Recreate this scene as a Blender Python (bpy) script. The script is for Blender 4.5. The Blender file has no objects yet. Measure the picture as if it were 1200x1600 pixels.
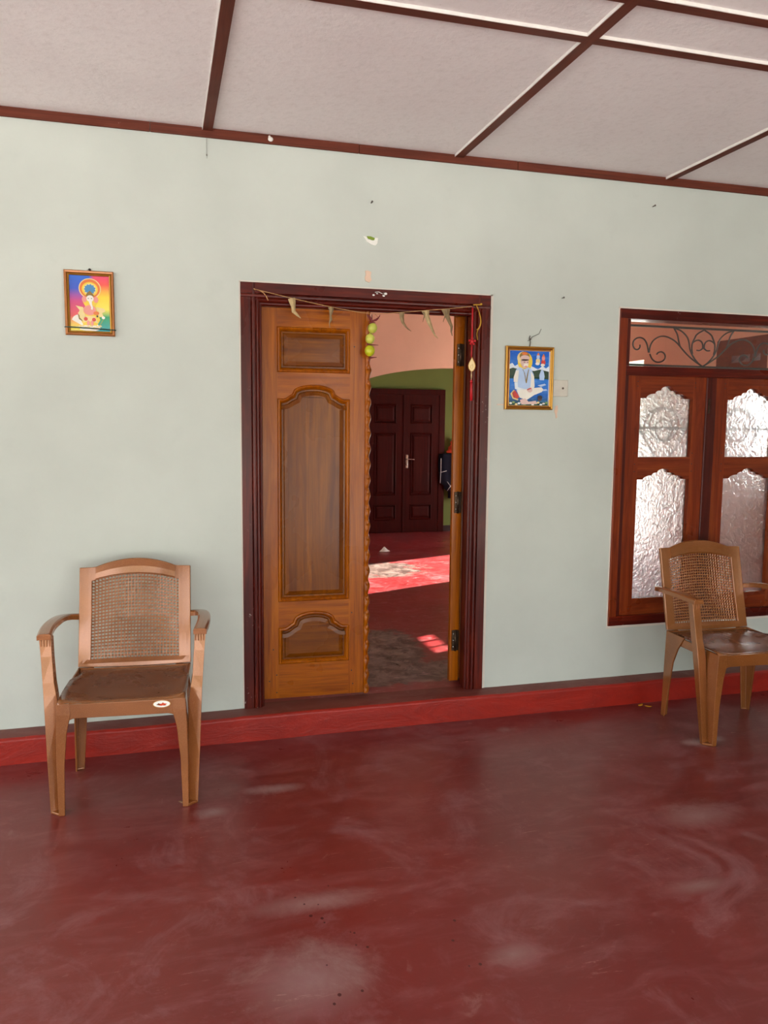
import bpy, bmesh, math, random
from mathutils import Vector, Matrix, noise as mnoise
random.seed(7)
PI = math.pi
S = bpy.context.scene
COL = S.collection

# ------------------------------------------------------------------ camera
YAW, PITCH, ROLL, FPX, CY, CZ = 0.2745, 0.1098, 0.0092, 1234.0, -3.7656, 1.5
fw = Vector((math.sin(YAW)*math.cos(PITCH), math.cos(YAW)*math.cos(PITCH), -math.sin(PITCH)))
rt = Vector((math.cos(YAW), -math.sin(YAW), 0)); up = rt.cross(fw)
r2 = rt*math.cos(ROLL)+up*math.sin(ROLL); u2 = up*math.cos(ROLL)-rt*math.sin(ROLL)
cd = bpy.data.cameras.new('camera'); cam = bpy.data.objects.new('camera', cd); COL.objects.link(cam)
cam.matrix_world = Matrix(((r2.x, u2.x, -fw.x, 0), (r2.y, u2.y, -fw.y, CY), (r2.z, u2.z, -fw.z, CZ), (0, 0, 0, 1)))
cd.sensor_fit = 'HORIZONTAL'; cd.sensor_width = 36; cd.lens = FPX/1200*36; cd.clip_start = .05; cd.clip_end = 200
S.camera = cam

# ------------------------------------------------------------------ light and exposure
S.view_settings.view_transform = 'Standard'; S.view_settings.look = 'None'
S.view_settings.gamma = 1; S.view_settings.use_curve_mapping = False
S.view_settings.exposure = 1.22
SKY = 2.6; SUN = 16.0
SUN_ELEV = math.radians(29); SUN_DIR = Vector((-.93, -.37, 0)).normalized()*math.cos(SUN_ELEV)+Vector((0, 0, -math.sin(SUN_ELEV)))
w = bpy.data.worlds.new('world'); S.world = w; w.use_nodes = True
nt = w.node_tree; nt.nodes.clear()
def wn(t, **k):
    n = nt.nodes.new(t)
    for a, b in k.items(): setattr(n, a, b)
    return n
tc = wn('ShaderNodeTexCoord'); sep = wn('ShaderNodeSeparateXYZ'); nt.links.new(tc.outputs['Generated'], sep.inputs[0])
ramp = wn('ShaderNodeValToRGB'); ramp.color_ramp.interpolation = 'LINEAR'
e = ramp.color_ramp.elements; e[0].position = 0.0; e[0].color = (1, .98, .97, 1); e[1].position = 1; e[1].color = (.75, .85, 1, 1)
nt.links.new(sep.outputs[2], ramp.inputs[0])
nz = wn('ShaderNodeTexNoise'); nz.inputs['Scale'].default_value = 7; nz.inputs['Detail'].default_value = 5
nt.links.new(tc.outputs['Generated'], nz.inputs['Vector'])
mA = wn('ShaderNodeMath', operation='MULTIPLY_ADD'); mA.inputs[1].default_value = -1.1; mA.inputs[2].default_value = .72
nt.links.new(nz.outputs[0], mA.inputs[0])            # tree line height
lt = wn('ShaderNodeMath', operation='LESS_THAN'); nt.links.new(sep.outputs[2], lt.inputs[0]); nt.links.new(mA.outputs[0], lt.inputs[1])
mx = wn('ShaderNodeMixRGB'); nt.links.new(lt.outputs[0], mx.inputs[0]); nt.links.new(ramp.outputs[0], mx.inputs[1]); mx.inputs[2].default_value = (.22, .25, .19, 1)
bg = wn('ShaderNodeBackground'); bg.inputs[1].default_value = SKY; nt.links.new(mx.outputs[0], bg.inputs[0])
wo = wn('ShaderNodeOutputWorld'); nt.links.new(bg.outputs[0], wo.inputs[0])
sl = bpy.data.lights.new('sun', 'SUN'); sl.energy = SUN; sl.angle = math.radians(.45); sl.color = (1, .93, .83)
so = bpy.data.objects.new('sun', sl); COL.objects.link(so); so.rotation_euler = SUN_DIR.to_track_quat('-Z', 'Y').to_euler()

# ------------------------------------------------------------------ materials
def lin(c):
    return tuple(((v/255/12.92) if v/255 <= .04045 else ((v/255+.055)/1.055)**2.4) for v in c)+(1,)
class NM:
    def __init__(s, name, rough=.5, spec=.5, metal=0, coat=0):
        s.m = bpy.data.materials.new(name); s.m.use_nodes = True; s.t = s.m.node_tree
        s.b = s.t.nodes['Principled BSDF']; s.b.inputs['Roughness'].default_value = rough
        s.b.inputs['Specular IOR Level'].default_value = spec; s.b.inputs['Metallic'].default_value = metal
        s.b.inputs['Coat Weight'].default_value = coat; s.b.inputs['Coat Roughness'].default_value = .12
        s.tc = s.n('ShaderNodeTexCoord')
    def n(s, t, **k):
        n = s.t.nodes.new(t)
        for a, b in k.items(): setattr(n, a, b)
        return n
    def l(s, a, b): s.t.links.new(a, b)
    def map(s, scale=(1, 1, 1), rot=(0, 0, 0), src='Object', loc=(0, 0, 0)):
        m = s.n('ShaderNodeMapping'); m.inputs['Scale'].default_value = scale; m.inputs['Rotation'].default_value = rot; m.inputs['Location'].default_value = loc
        s.l(s.tc.outputs[src], m.inputs[0]); return m.outputs[0]
    def noise(s, vec, scale, detail=4, rough=.55, dist=0):
        n = s.n('ShaderNodeTexNoise'); n.inputs['Scale'].default_value = scale; n.inputs['Detail'].default_value = detail
        n.inputs['Roughness'].default_value = rough; n.inputs['Distortion'].default_value = dist
        s.l(vec, n.inputs['Vector']); return n.outputs[0]
    def ramp(s, fac, stops, interp='LINEAR'):
        r = s.n('ShaderNodeValToRGB'); cr = r.color_ramp; cr.interpolation = interp
        while len(cr.elements) < len(stops): cr.elements.new(.5)
        for el, (p, c) in zip(cr.elements, stops):
            el.position = p; el.color = c if len(c) == 4 else tuple(c)+(1,)
        s.l(fac, r.inputs[0]); return r.outputs[0]
    def mix(s, fac, a, b, mode='MIX'):
        m = s.n('ShaderNodeMixRGB', blend_type=mode)
        for i, v in ((0, fac), (1, a), (2, b)):
            if isinstance(v, (int, float)): m.inputs[i].default_value = v
            elif isinstance(v, tuple): m.inputs[i].default_value = v
            else: s.l(v, m.inputs[i])
        return m.outputs[0]
    def col(s, v):
        if isinstance(v, tuple): s.b.inputs['Base Color'].default_value = v
        else: s.l(v, s.b.inputs['Base Color'])
        return s
    def bump(s, h, strength=.2, dist=.01):
        b = s.n('ShaderNodeBump'); b.inputs['Strength'].default_value = strength; b.inputs['Distance'].default_value = dist
        s.l(h, b.inputs['Height']); s.l(b.outputs[0], s.b.inputs['Normal']); return s
    def rgh(s, v): s.l(v, s.b.inputs['Roughness']); return s
g = lambda v: (v, v, v, 1)

def paint_mat(name, base, rough=.6, var=.06, bumpy=.25):
    M = NM(name, rough, .3); v = M.map()
    n1 = M.noise(v, 1.3, 5); n2 = M.noise(v, 45, 4); n3 = M.noise(v, 6, 6, .65)
    c = lin(base); dk = tuple(x*(1-var*2.2) for x in c[:3])+(1,)
    a = M.mix(M.ramp(n1, [(.35, g(0)), (.7, g(1))]), c, dk)
    a = M.mix(M.ramp(n3, [(.6, g(0)), (.8, g(.35))]), a, tuple(x*.8 for x in c[:3])+(1,))
    M.col(a); M.bump(M.mix(.5, n2, n3), bumpy, .004); return M.m
WALL = paint_mat('pale_green_wall_paint', (198, 205, 197))
PEACH = paint_mat('peach_wall_paint', (238, 198, 170))
GREEN = paint_mat('olive_green_wall_paint', (116, 132, 64))
WHITEP = paint_mat('cream_plaster', (222, 214, 202), .7)
def ceiling_mat():
    M = NM('white_ceiling_board', .75, .2); v = M.map()
    n1 = M.noise(v, .9, 4); n2 = M.noise(v, 30, 6, .7); n3 = M.noise(v, 110, 3)
    a = M.mix(M.ramp(n1, [(.35, g(0)), (.7, g(1))]), lin((244, 239, 238)), lin((233, 225, 225)))
    a = M.mix(M.ramp(n2, [(.5, g(0)), (.8, g(.35))]), a, lin((205, 194, 190)))
    a = M.mix(M.ramp(n3, [(.70, g(0)), (.76, g(.5))]), a, lin((150, 135, 125)))
    M.col(a); M.bump(n2, .35, .006); return M.m
CEIL = ceiling_mat()
DROPS = [(0.38, -1.413, 0.0029), (0.402, -1.455, 0.0029), (0.411, -1.519, 0.005), (0.442, -1.54, 0.0044), (0.445, -1.562, 0.0027), (0.444, -1.468, 0.0023), (0.495, -1.377, 0.0024), (0.521, -1.633, 0.0032), (0.511, -1.626, 0.0021), (0.513, -1.688, 0.0026), (0.543, -1.705, 0.0036), (0.83, -1.654, 0.0042), (0.792, -1.741, 0.004), (0.83, -1.857, 0.0042), (0.797, -1.856, 0.0024), (0.414, -1.75, 0.0025), (0.423, -1.872, 0.0047), (0.485, -1.873, 0.0037), (0.403, -1.901, 0.0037), (1.82, -.07, .006), (1.86, -.12, .008)]
def oxide_floor(name, base, light, dark, stain=False):
    M = NM(name, .3, .5); v = M.map()
    n1 = M.noise(v, 1.1, 6, .6, .4); n2 = M.noise(M.map((1.6, 5, 1), (0, 0, .5)), 2.2, 7, .7, .6); n3 = M.noise(v, 9, 7, .7, .8); n4 = M.noise(M.map((1, 1, 1), (0, 0, 1)), 3.1, 8, .72, 1.2)
    a = M.mix(M.ramp(n1, [(.3, g(0)), (.7, g(1))]), lin(base), lin(dark))
    a = M.mix(M.ramp(n2, [(.48, g(0)), (.75, g(.45))]), a, lin(light))
    a = M.mix(M.ramp(n4, [(.58, g(0)), (.78, g(.55))]), a, lin(light))
    a = M.mix(M.ramp(n3, [(.62, g(0)), (.8, g(.4))]), a, lin((165, 135, 125)))
    vs = M.noise(v, 60, 8, .75, 1.5); n6 = M.noise(M.map((1, 6, 1), (0, 0, .25)), 7, 8, .8, 1.5); n7 = M.noise(v, 2.3, 9, .78, 1.0)
    a = M.mix(M.ramp(n7, [(.52, g(0)), (.70, g(.5))]), a, lin((146, 104, 106)))
    sc = M.mix(1., M.ramp(n6, [(.60, g(0)), (.66, g(.6))]), M.ramp(M.noise(v, 2.0, 3), [(.48, g(0)), (.62, g(1))]), 'MULTIPLY')
    a = M.mix(sc, a, lin((178, 138, 128)))
    a = M.mix(M.ramp(vs, [(.68, g(0)), (.72, g(.5))]), a, lin((190, 165, 150)))
    def dist(cx, cy, rx, ry):
        mp = M.n('ShaderNodeMapping', vector_type='POINT'); mp.inputs['Location'].default_value = (-cx/rx, -cy/ry, 0); mp.inputs['Scale'].default_value = (1/rx, 1/ry, 0); M.l(M.tc.outputs['Object'], mp.inputs[0])
        ln = M.n('ShaderNodeVectorMath', operation='LENGTH'); M.l(mp.outputs[0], ln.inputs[0]); return ln.outputs['Value']
    if not stain:   # pale scuffed patches and dried drops
        for cx, cy, rx, ry, k in ((2.42, -.66, .07, .05, .8), (1.98, -1.28, .20, .10, .55), (.42, -.64, .12, .04, .6), (.36, -1.80, .20, .17, .7), (.16, -.78, .08, .05, .6), (1.68, -1.69, .16, .05, .5), (.94, -1.84, .10, .05, .5), (.42, -1.45, .22, .06, .5), (1.62, -.29, .05, .03, .5), (2.56, -.65, .05, .03, .7)):
            ma = M.n('ShaderNodeMath', operation='MULTIPLY_ADD'); M.l(n7, ma.inputs[0]); ma.inputs[1].default_value = 3.2; M.l(dist(cx, cy, rx, ry), ma.inputs[2])
            mr = M.n('ShaderNodeMapRange'); mr.inputs[1].default_value = 1.7; mr.inputs[2].default_value = 2.7; mr.inputs[3].default_value = k; mr.inputs[4].default_value = 0; M.l(ma.outputs[0], mr.inputs[0])
            a = M.mix(mr.outputs[0], a, lin((150, 122, 118)))
        for cx, cy, r in DROPS:
            a = M.mix(M.ramp(dist(cx, cy, r*1.25, r*1.5), [(.8, g(.9)), (1., g(0))]), a, lin((62, 8, 10)))
    if stain:
        s1 = None; nn = M.noise(v, 5, 7, .65, .5)
        for cx, cy, rx, ry in ((1.27, .80, .29, .55), (2.0, 3.45, .42, .40), (1.30, .35, .5, .2)):
            mp = M.n('ShaderNodeMapping', vector_type='POINT'); mp.inputs['Location'].default_value = (-cx/rx, -cy/ry, 0); mp.inputs['Scale'].default_value = (1/rx, 1/ry, 0); M.l(M.tc.outputs['Object'], mp.inputs[0])
            ln = M.n('ShaderNodeVectorMath', operation='LENGTH'); M.l(mp.outputs[0], ln.inputs[0])
            ma = M.n('ShaderNodeMath', operation='MULTIPLY_ADD'); M.l(nn, ma.inputs[0]); ma.inputs[1].default_value = 1.8; M.l(ln.outputs['Value'], ma.inputs[2])
            f = M.ramp(ma.outputs[0], [(.0, g(1)), (1.0, g(0))]) if 0 else None
            sb = M.n('ShaderNodeMapRange'); sb.inputs[1].default_value = 1.75; sb.inputs[2].default_value = 1.95; sb.inputs[3].default_value = .9; sb.inputs[4].default_value = 0; M.l(ma.outputs[0], sb.inputs[0])
            s1 = sb.outputs[0] if s1 is None else M.mix(1., s1, sb.outputs[0], 'LIGHTEN')
        s2 = M.mix(M.ramp(n3, [(.42, g(0)), (.62, g(1))]), lin((72, 64, 58)), lin((136, 122, 112)))
        a = M.mix(s1, a, s2)
        lightn = M.ramp(M.noise(M.map((1, 3, 1)), 8, 8, .75, 1), [(.56, g(0)), (.68, g(.7))])
        a = M.mix(lightn, a, lin((185, 150, 150)))
    M.col(a)
    M.rgh(M.ramp(n7, [(.3, g(.24)), (.7, g(.48))]))
    M.bump(M.mix(.4, n7, n2), .10, .006); return M.m
FLOOR = oxide_floor('red_oxide_floor', (118, 38, 33), (140, 84, 84), (100, 31, 29))
FLOORIN = oxide_floor('worn_red_oxide_floor', (138, 36, 38), (150, 62, 66), (112, 28, 30), True)
def kerb_mat():
    M = NM('red_kerb_paint', .42, .4); v = M.map((1, 3, 3))
    n = M.noise(v, 3, 7, .7, .7); n2 = M.noise(M.map(), 22, 5, .7)
    a = M.mix(M.ramp(n, [(.3, g(0)), (.7, g(1))]), lin((160, 34, 18)), lin((130, 27, 18)))
    a = M.mix(M.ramp(n2, [(.64, g(0)), (.78, g(.5))]), a, lin((178, 84, 70)))
    M.col(a); M.bump(n, .5, .012); return M.m
KERB = kerb_mat()
def kerbtop_mat():
    M = NM('dusty_kerb_top', .5, .35); v = M.map((1, 2, 1))
    n = M.noise(v, 4, 7, .7, .7); n2 = M.noise(M.map(), 15, 6, .7)
    a = M.mix(M.ramp(n, [(.35, g(0)), (.65, g(1))]), lin((96, 32, 26)), lin((112, 66, 58)))
    a = M.mix(M.ramp(n2, [(.6, g(0)), (.75, g(.45))]), a, lin((134, 110, 102)))
    M.col(a); M.bump(n2, .3, .006); return M.m
KTOP = kerbtop_mat()
def wood(name, c1, c2, c3, axis='z', rough=.28, coat=.12, grain=1., chips=0., spec=.24):
    M = NM(name, rough, spec, coat=coat)
    sc = {'z': (9, 9, .7), 'x': (.7, 9, 9), 'y': (9, .7, 9)}[axis]
    v = M.map(sc); n1 = M.noise(v, 2.2*grain, 6, .62, 1.6)
    sc2 = {'z': (60, 60, 1.5), 'x': (1.5, 60, 60), 'y': (60, 1.5, 60)}[axis]
    n2 = M.noise(M.map(sc2), 2, 4, .6); n3 = M.noise(M.map(), 2.3, 4)
    a = M.ramp(n1, [(.3, lin(c1)), (.5, lin(c2)), (.7, lin(c3))])
    a = M.mix(M.ramp(n2, [(.4, g(0)), (.8, g(.55))]), a, lin(tuple(x*.6 for x in c1)))
    a = M.mix(M.ramp(n3, [(.35, g(0)), (.75, g(.35))]), a, lin(c1))
    if chips:
        n4 = M.noise(M.map(), 55, 6, .7, .4); m2 = M.noise(M.map(loc=(0, 0, 3)), 4, 3)
        f = M.mix(1., M.ramp(n4, [(.63, g(0)), (.67, g(1))]), M.ramp(m2, [(.6, g(0)), (.66, g(chips))]), 'MULTIPLY')
        a = M.mix(f, a, lin((205, 190, 180)))
    M.col(a); M.rgh(M.ramp(n3, [(.3, g(rough*.8)), (.7, g(rough*1.4))])); M.bump(n2, .08, .002); return M.m
OR1, OR2, OR3 = (122, 54, 0), (158, 82, 0), (178, 100, 2)
LEAFV = wood('orange_teak_upright', OR1, OR2, OR3, 'z'); LEAFH = wood('orange_teak_crossgrain', OR1, OR2, OR3, 'x')
PANELW = wood('brown_panel_wood', (92, 42, 0), (124, 66, 0), (146, 84, 6), 'z', .25, .1, .8)
PANELH = wood('brown_panel_crossgrain', (88, 40, 0), (116, 60, 0), (136, 76, 6), 'x', .25, .1, .8)
FRV = wood('dark_red_frame_upright', (56, 11, 7), (82, 19, 10), (112, 34, 15), 'z', .30, .12, 1, .6)
FRH = wood('dark_red_frame_crossgrain', (56, 11, 7), (84, 20, 10), (116, 36, 15), 'x', .30, .12, 1, .6)
WNV = wood('window_wood_upright', (98, 34, 14), (128, 50, 20), (150, 70, 28), 'z', .3, .15)
WNH = wood('window_wood_crossgrain', (98, 34, 14), (122, 48, 20), (142, 64, 26), 'x', .3, .15)
WDK = wood('dark_window_post_wood', (62, 20, 16), (80, 27, 19), (98, 34, 22), 'z', .32, .1)
DKV = wood('mahogany_inner_door_wood', (52, 7, 4), (66, 11, 6), (78, 15, 8), 'z', .45, .0, spec=.12)
BAT = wood('brown_batten_paint', (88, 40, 26), (104, 48, 32), (114, 56, 38), 'x', .6, 0, 1, .25)
BATY = wood('brown_batten_paint_lengthwise', (88, 40, 26), (104, 48, 32), (114, 56, 38), 'y', .6, 0, 1, .25)
def plain(name, c, rough=.5, metal=0, spec=.5, coat=0, var=.12, scale=20, bump=.0):
    M = NM(name, rough, spec, metal, coat); n = M.noise(M.map(), scale, 4); cc = lin(c)
    M.col(M.mix(M.ramp(n, [(.3, g(0)), (.7, g(1))]), cc, tuple(x*(1-var) for x in cc[:3])+(1,)))
    if bump: M.bump(n, bump, .003)
    return M.m
def chair_mat():
    M = NM('caramel_metallic_plastic', .2, .6, .3, .5)
    n = M.noise(M.map((1, 1, 1)), 3, 3, .5, .5); n2 = M.noise(M.map((1, 1, 1)), 300, 2)
    a = M.ramp(n, [(.32, lin((132, 78, 34))), (.5, lin((146, 88, 42))), (.68, lin((160, 98, 50)))])
    a = M.mix(M.ramp(n2, [(.5, g(0)), (.7, g(.25))]), a, lin((190, 132, 82)))
    M.col(a); M.rgh(M.ramp(n, [(.3, g(.15)), (.7, g(.28))])); return M.m
PLAS = chair_mat()
def seat_mat():
    M = NM('darker_brown_plastic', .22, .6, .15, .3)
    n = M.noise(M.map((1, 1, 1)), 5, 5, .6, .8)
    M.col(M.ramp(n, [(.3, lin((96, 56, 38))), (.5, lin((108, 65, 43))), (.72, lin((122, 76, 50)))])); M.rgh(M.ramp(n, [(.3, g(.16)), (.7, g(.4))])); M.bump(n, .15, .01); return M.m
SEATM = seat_mat()  # seat brown, darker than the other chair parts
GOLD = plain('gilt_frame', (196, 142, 52), .3, .6, coat=.3); GOLD2 = plain('copper_gilt_frame', (172, 108, 58), .35, .5, coat=.3); DGOLD = plain('dark_gilt_groove', (120, 66, 22), .4, .4)
IRON = plain('grey_painted_iron', (92, 88, 82), .5, .3); STEEL = plain('dull_steel', (118, 104, 92), .35, .8); RUST = plain('worn_hinge_metal', (84, 66, 52), .4, .8, var=.5, scale=60)
CHROME = plain('bright_chrome', (210, 205, 198), .15, 1)
WPL = plain('ivory_switch_plastic', (208, 204, 192), .35); STRING = plain('jute_string', (186, 142, 92), .8); YTHR = plain('yellow_thread', (196, 148, 40), .7)
DRY = plain('dried_leaf_tan', (196, 170, 122), .7, var=.5, scale=40); DRY2 = plain('dried_leaf_brown', (150, 126, 88), .7, var=.5, scale=40)
RED = plain('red_silk_cord', (190, 22, 30), .5); CHILI = plain('dried_red_chilli', (112, 14, 22), .35); LIME = plain('yellow_green_lime', (208, 212, 36), .35, var=.45, scale=25)
LIMEB = plain('bruised_lime', (200, 202, 84), .4, var=.6, scale=14)
PEND = plain('pale_gold_pendant', (226, 200, 150), .3, .4); PAPER = plain('white_paper', (240, 240, 232), .7); LGREEN = plain('leaf_green_print', (120, 146, 30), .6); TAPE = plain('peach_tape', (226, 196, 172), .6)
NAVY = plain('navy_cloth', (8, 10, 34), .95); ORC = plain('orange_cloth', (208, 72, 34), .85); WHT = plain('white_print', (225, 225, 225), .6)
YEL = plain('yellow_leaf', (220, 160, 40), .5); BLK = plain('black_ink', (28, 26, 28), .5); DGRN = plain('dark_green_ribbon', (34, 66, 60), .5); WCHALK = plain('white_filler', (232, 228, 222), .8)
GRND = plain('pale_bounce_yard', (224, 219, 210), .9, var=.4, scale=1.5); ROOFM = plain('grey_roof_sheet', (120, 116, 110), .8); DARKBASE = plain('dark_skirting_paint', (52, 26, 20), .5)
COBW = plain('grey_cobweb', (120, 116, 108), .9); DGREY = plain('wire_grey', (96, 92, 86), .4, .6)
def glass(name, rough, bumpk=0, tint=(.95, .97, .96, 1), scale=32):
    M = NM(name, rough, .5); M.b.inputs['Transmission Weight'].default_value = 1; M.b.inputs['IOR'].default_value = 1.45; M.b.inputs['Base Color'].default_value = tint
    if bumpk:
        n = M.noise(M.map((1, 1, 1)), scale, 2, .5, 1.6)
        M.bump(M.ramp(n, [(.35, g(0)), (.65, g(1))]), bumpk, .02)
    return M.m
def frost():
    M = NM('patterned_obscure_glass', .28, .5); M.b.inputs['Transmission Weight'].default_value = 1; M.b.inputs['Base Color'].default_value = (.80, .84, .87, 1)
    vo = M.n('ShaderNodeTexVoronoi', feature='SMOOTH_F1'); vo.inputs['Scale'].default_value = 34
    nn = M.n('ShaderNodeTexNoise'); nn.inputs['Scale'].default_value = 14; nn.inputs['Detail'].default_value = 3; M.l(M.map(), nn.inputs['Vector'])
    ad = M.n('ShaderNodeMixRGB', blend_type='ADD'); ad.inputs[0].default_value = .12; M.l(M.map((1, 1, .8), (0, .5, 0)), ad.inputs[1]); M.l(nn.outputs[1], ad.inputs[2]); M.l(ad.outputs[0], vo.inputs['Vector'])
    M.bump(vo.outputs['Distance'], .5, .012)
    t = M.n('ShaderNodeBsdfTranslucent'); t.inputs[0].default_value = (.55, .58, .60, 1); d = M.n('ShaderNodeBsdfDiffuse'); d.inputs[0].default_value = (.50, .52, .53, 1)
    m1 = M.n('ShaderNodeMixShader'); m1.inputs[0].default_value = .4; M.l(t.outputs[0], m1.inputs[1]); M.l(d.outputs[0], m1.inputs[2])
    fr = M.ramp(vo.outputs['Distance'], [(.15, g(.22)), (.55, g(.05))]); m2 = M.n('ShaderNodeMixShader'); M.l(fr, m2.inputs[0]); M.l(M.b.outputs[0], m2.inputs[1]); M.l(m1.outputs[0], m2.inputs[2])
    M.l(m2.outputs[0], M.t.nodes['Material Output'].inputs[0]); return M.m
FROST = frost(); CLEAR = glass('clear_window_glass', .0)
def frost_glow():
    M = NM('milky_daylight_pane', .4); t = M.n('ShaderNodeBsdfTranslucent'); t.inputs[0].default_value = (.9, .93, .95, 1)
    M.l(t.outputs[0], M.t.nodes['Material Output'].inputs[0]); return M.m
MILK = frost_glow()

# ------------------------------------------------------------------ mesh helpers
class MB:
    def __init__(s): s.v = []; s.f = []; s.mi = []; s.sm = []; s.mats = []; s.cur = 0
    def mat(s, m):
        if m not in s.mats: s.mats.append(m)
        s.cur = s.mats.index(m); return s
    def add(s, vs, fs, smooth=False):
        o = len(s.v); s.v += [tuple(v) for v in vs]
        for f in fs: s.f.append([i+o for i in f]); s.mi.append(s.cur); s.sm.append(smooth)
        return s
    def box(s, x0, x1, y0, y1, z0, z1):
        return s.add([(x, y, z) for x in (x0, x1) for y in (y0, y1) for z in (z0, z1)],
                     [(0, 1, 3, 2), (4, 6, 7, 5), (0, 4, 5, 1), (2, 3, 7, 6), (0, 2, 6, 4), (1, 5, 7, 3)])
    def prism(s, poly, y0, y1):           # outline in x,z extruded along y
        n = len(poly); vs = [(x, y0, z) for x, z in poly]+[(x, y1, z) for x, z in poly]
        return s.add(vs, [tuple(range(n)), tuple(range(2*n-1, n-1, -1))]+[(i, i+n, (i+1) % n+n, (i+1) % n) for i in range(n)])
    def loft(s, secs, cap=True, smooth=False, closed=True):
        n = len(secs[0]); vs = [p for q in secs for p in q]; fs = []
        for k in range(len(secs)-1):
            for i in range(n if closed else n-1):
                j = (i+1) % n; fs.append((k*n+i, k*n+j, (k+1)*n+j, (k+1)*n+i))
        s.add(vs, fs, smooth)
        if cap and closed:
            o = len(s.v)-len(vs)
            for f in (list(range(n))[::-1], list(range(n*(len(secs)-1), n*len(secs)))):
                s.f.append([i+o for i in f]); s.mi.append(s.cur); s.sm.append(False)
        return s
    def tube(s, pts, r, seg=8, cap=True):
        pts = [Vector(p) for p in pts]; secs = []; prev = None
        for i, p in enumerate(pts):
            t = (pts[min(i+1, len(pts)-1)]-pts[max(i-1, 0)]).normalized()
            ref = prev if prev is not None else (Vector((0, 0, 1)) if abs(t.z) < .9 else Vector((1, 0, 0)))
            a = t.cross(ref).normalized() if prev is None else (ref-t*ref.dot(t)).normalized()
            prev = a; b = t.cross(a); rr = r[i] if isinstance(r, (list, tuple)) else r
            secs.append([p+a*rr*math.cos(2*PI*k/seg)+b*rr*math.sin(2*PI*k/seg) for k in range(seg)])
        return s.loft(secs, cap, True)
    def ball(s, c, rx, ry=None, rz=None, seg=14, rings=9):
        ry = ry or rx; rz = rz or rx; vs = []; fs = []
        for i in range(rings+1):
            th = PI*i/rings
            for k in range(seg):
                ph = 2*PI*k/seg; vs.append((c[0]+rx*math.sin(th)*math.cos(ph), c[1]+ry*math.sin(th)*math.sin(ph), c[2]+rz*math.cos(th)))
        for i in range(rings):
            for k in range(seg): fs.append((i*seg+k, (i+1)*seg+k, (i+1)*seg+(k+1) % seg, i*seg+(k+1) % seg))
        return s.add(vs, fs, True)
    def build(s, name, parent=None, bevel=0, solid=0, subsurf=0, label=None, offset=0, bseg=2):
        me = bpy.data.meshes.new(name); me.from_pydata(s.v, [], s.f)
        for m in s.mats: me.materials.append(m)
        me.polygons.foreach_set('material_index', s.mi); me.polygons.foreach_set('use_smooth', s.sm)
        bm = bmesh.new(); bm.from_mesh(me); bmesh.ops.remove_doubles(bm, verts=bm.verts, dist=1e-5)
        bmesh.ops.recalc_face_normals(bm, faces=bm.faces); bm.to_mesh(me); bm.free(); me.update()
        o = bpy.data.objects.new(name, me); COL.objects.link(o)
        if solid: m = o.modifiers.new('solid', 'SOLIDIFY'); m.thickness = solid; m.offset = offset
        if subsurf: m = o.modifiers.new('sub', 'SUBSURF'); m.levels = subsurf; m.render_levels = subsurf
        if bevel: m = o.modifiers.new('bevel', 'BEVEL'); m.width = bevel; m.segments = bseg; m.limit_method = 'ANGLE'; m.angle_limit = math.radians(35)
        if parent: o.parent = parent
        if label: o['label'] = label
        return o
def struct(o): o['kind'] = 'structure'; return o
def tag(o, label, cat, group=None):
    o['label'] = label; o['category'] = cat
    if group: o['group'] = group
    return o
def thing(name, label, cat, loc=(0, 0, 0), rz=0, group=None):
    o = bpy.data.objects.new(name, None); COL.objects.link(o); o.location = loc; o.rotation_euler = (0, 0, rz); o.empty_display_size = .1
    return tag(o, label, cat, group) if label else o
def sempty(name):
    o = bpy.data.objects.new(name, None); COL.objects.link(o); o.empty_display_size = .1; return struct(o)
def offs(poly, d):                        # inset a closed outline in x,z (counter-clockwise)
    n = len(poly); out = []
    for i in range(n):
        a = Vector(poly[i-1]); b = Vector(poly[i]); c = Vector(poly[(i+1) % n])
        e1 = (b-a).normalized(); e2 = (c-b).normalized(); n1 = Vector((-e1.y, e1.x)); n2 = Vector((-e2.y, e2.x))
        m = (n1+n2); m.normalize(); k = d/max(.35, m.dot(n1)); out.append((b.x+m.x*k, b.y+m.y*k))
    return out

# ------------------------------------------------------------------ structure
SZ = .118; CH = 2.805
DX0, DX1, DZT = .363, 1.604, 2.148          # door frame
WX0, WX1, WZ0, WZ1 = 2.343, 3.53, .410, 2.123
XR = 5.0; YA = 5.05; YB = 5.963

struct(MB().mat(FLOOR).box(-5, 6.2, -5.1, -.05, -.12, 0).build('floor'))
b = MB().mat(FLOORIN).box(-1.6, XR+.2, .05, YB+.1, -.1, SZ)
struct(b.build('floor'))
# kerb: slightly wavy front edge, red face and dusty top
def kerb():
    b = MB(); N = 220; x0, x1 = -5, 6.2; secs = []
    for i in range(N+1):
        x = x0+(x1-x0)*i/N; wv = .004*mnoise.noise(Vector((x*3, 0, 0)))+.002*mnoise.noise(Vector((x*14, 3, 0))); wz = .003*mnoise.noise(Vector((x*4, 9, 0)))+.0015*mnoise.noise(Vector((x*17, 5, 0)))
        if -.02 < x-DX0 < 1.3: wz += .003
        secs.append((x, wv, wz))
    def P(x, wv, wz): return [(x, -.123+wv, -.02), (x, -.121+wv, SZ-.014+wz), (x, -.116+wv, SZ-.004+wz), (x, -.106+wv, SZ+wz), (x, .0, SZ+.001+wz*.3), (x, .06, SZ+.0005)]
    R = [P(*s) for s in secs]
    for k in range(len(R)-1):
        for j in range(5):
            b.mat(KERB if j < 3 else KTOP); b.add([R[k][j], R[k][j+1], R[k+1][j+1], R[k+1][j]], [(0, 1, 2, 3)], j > 0 and j < 4)
    return b.build('trim_1')
struct(kerb())
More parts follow.
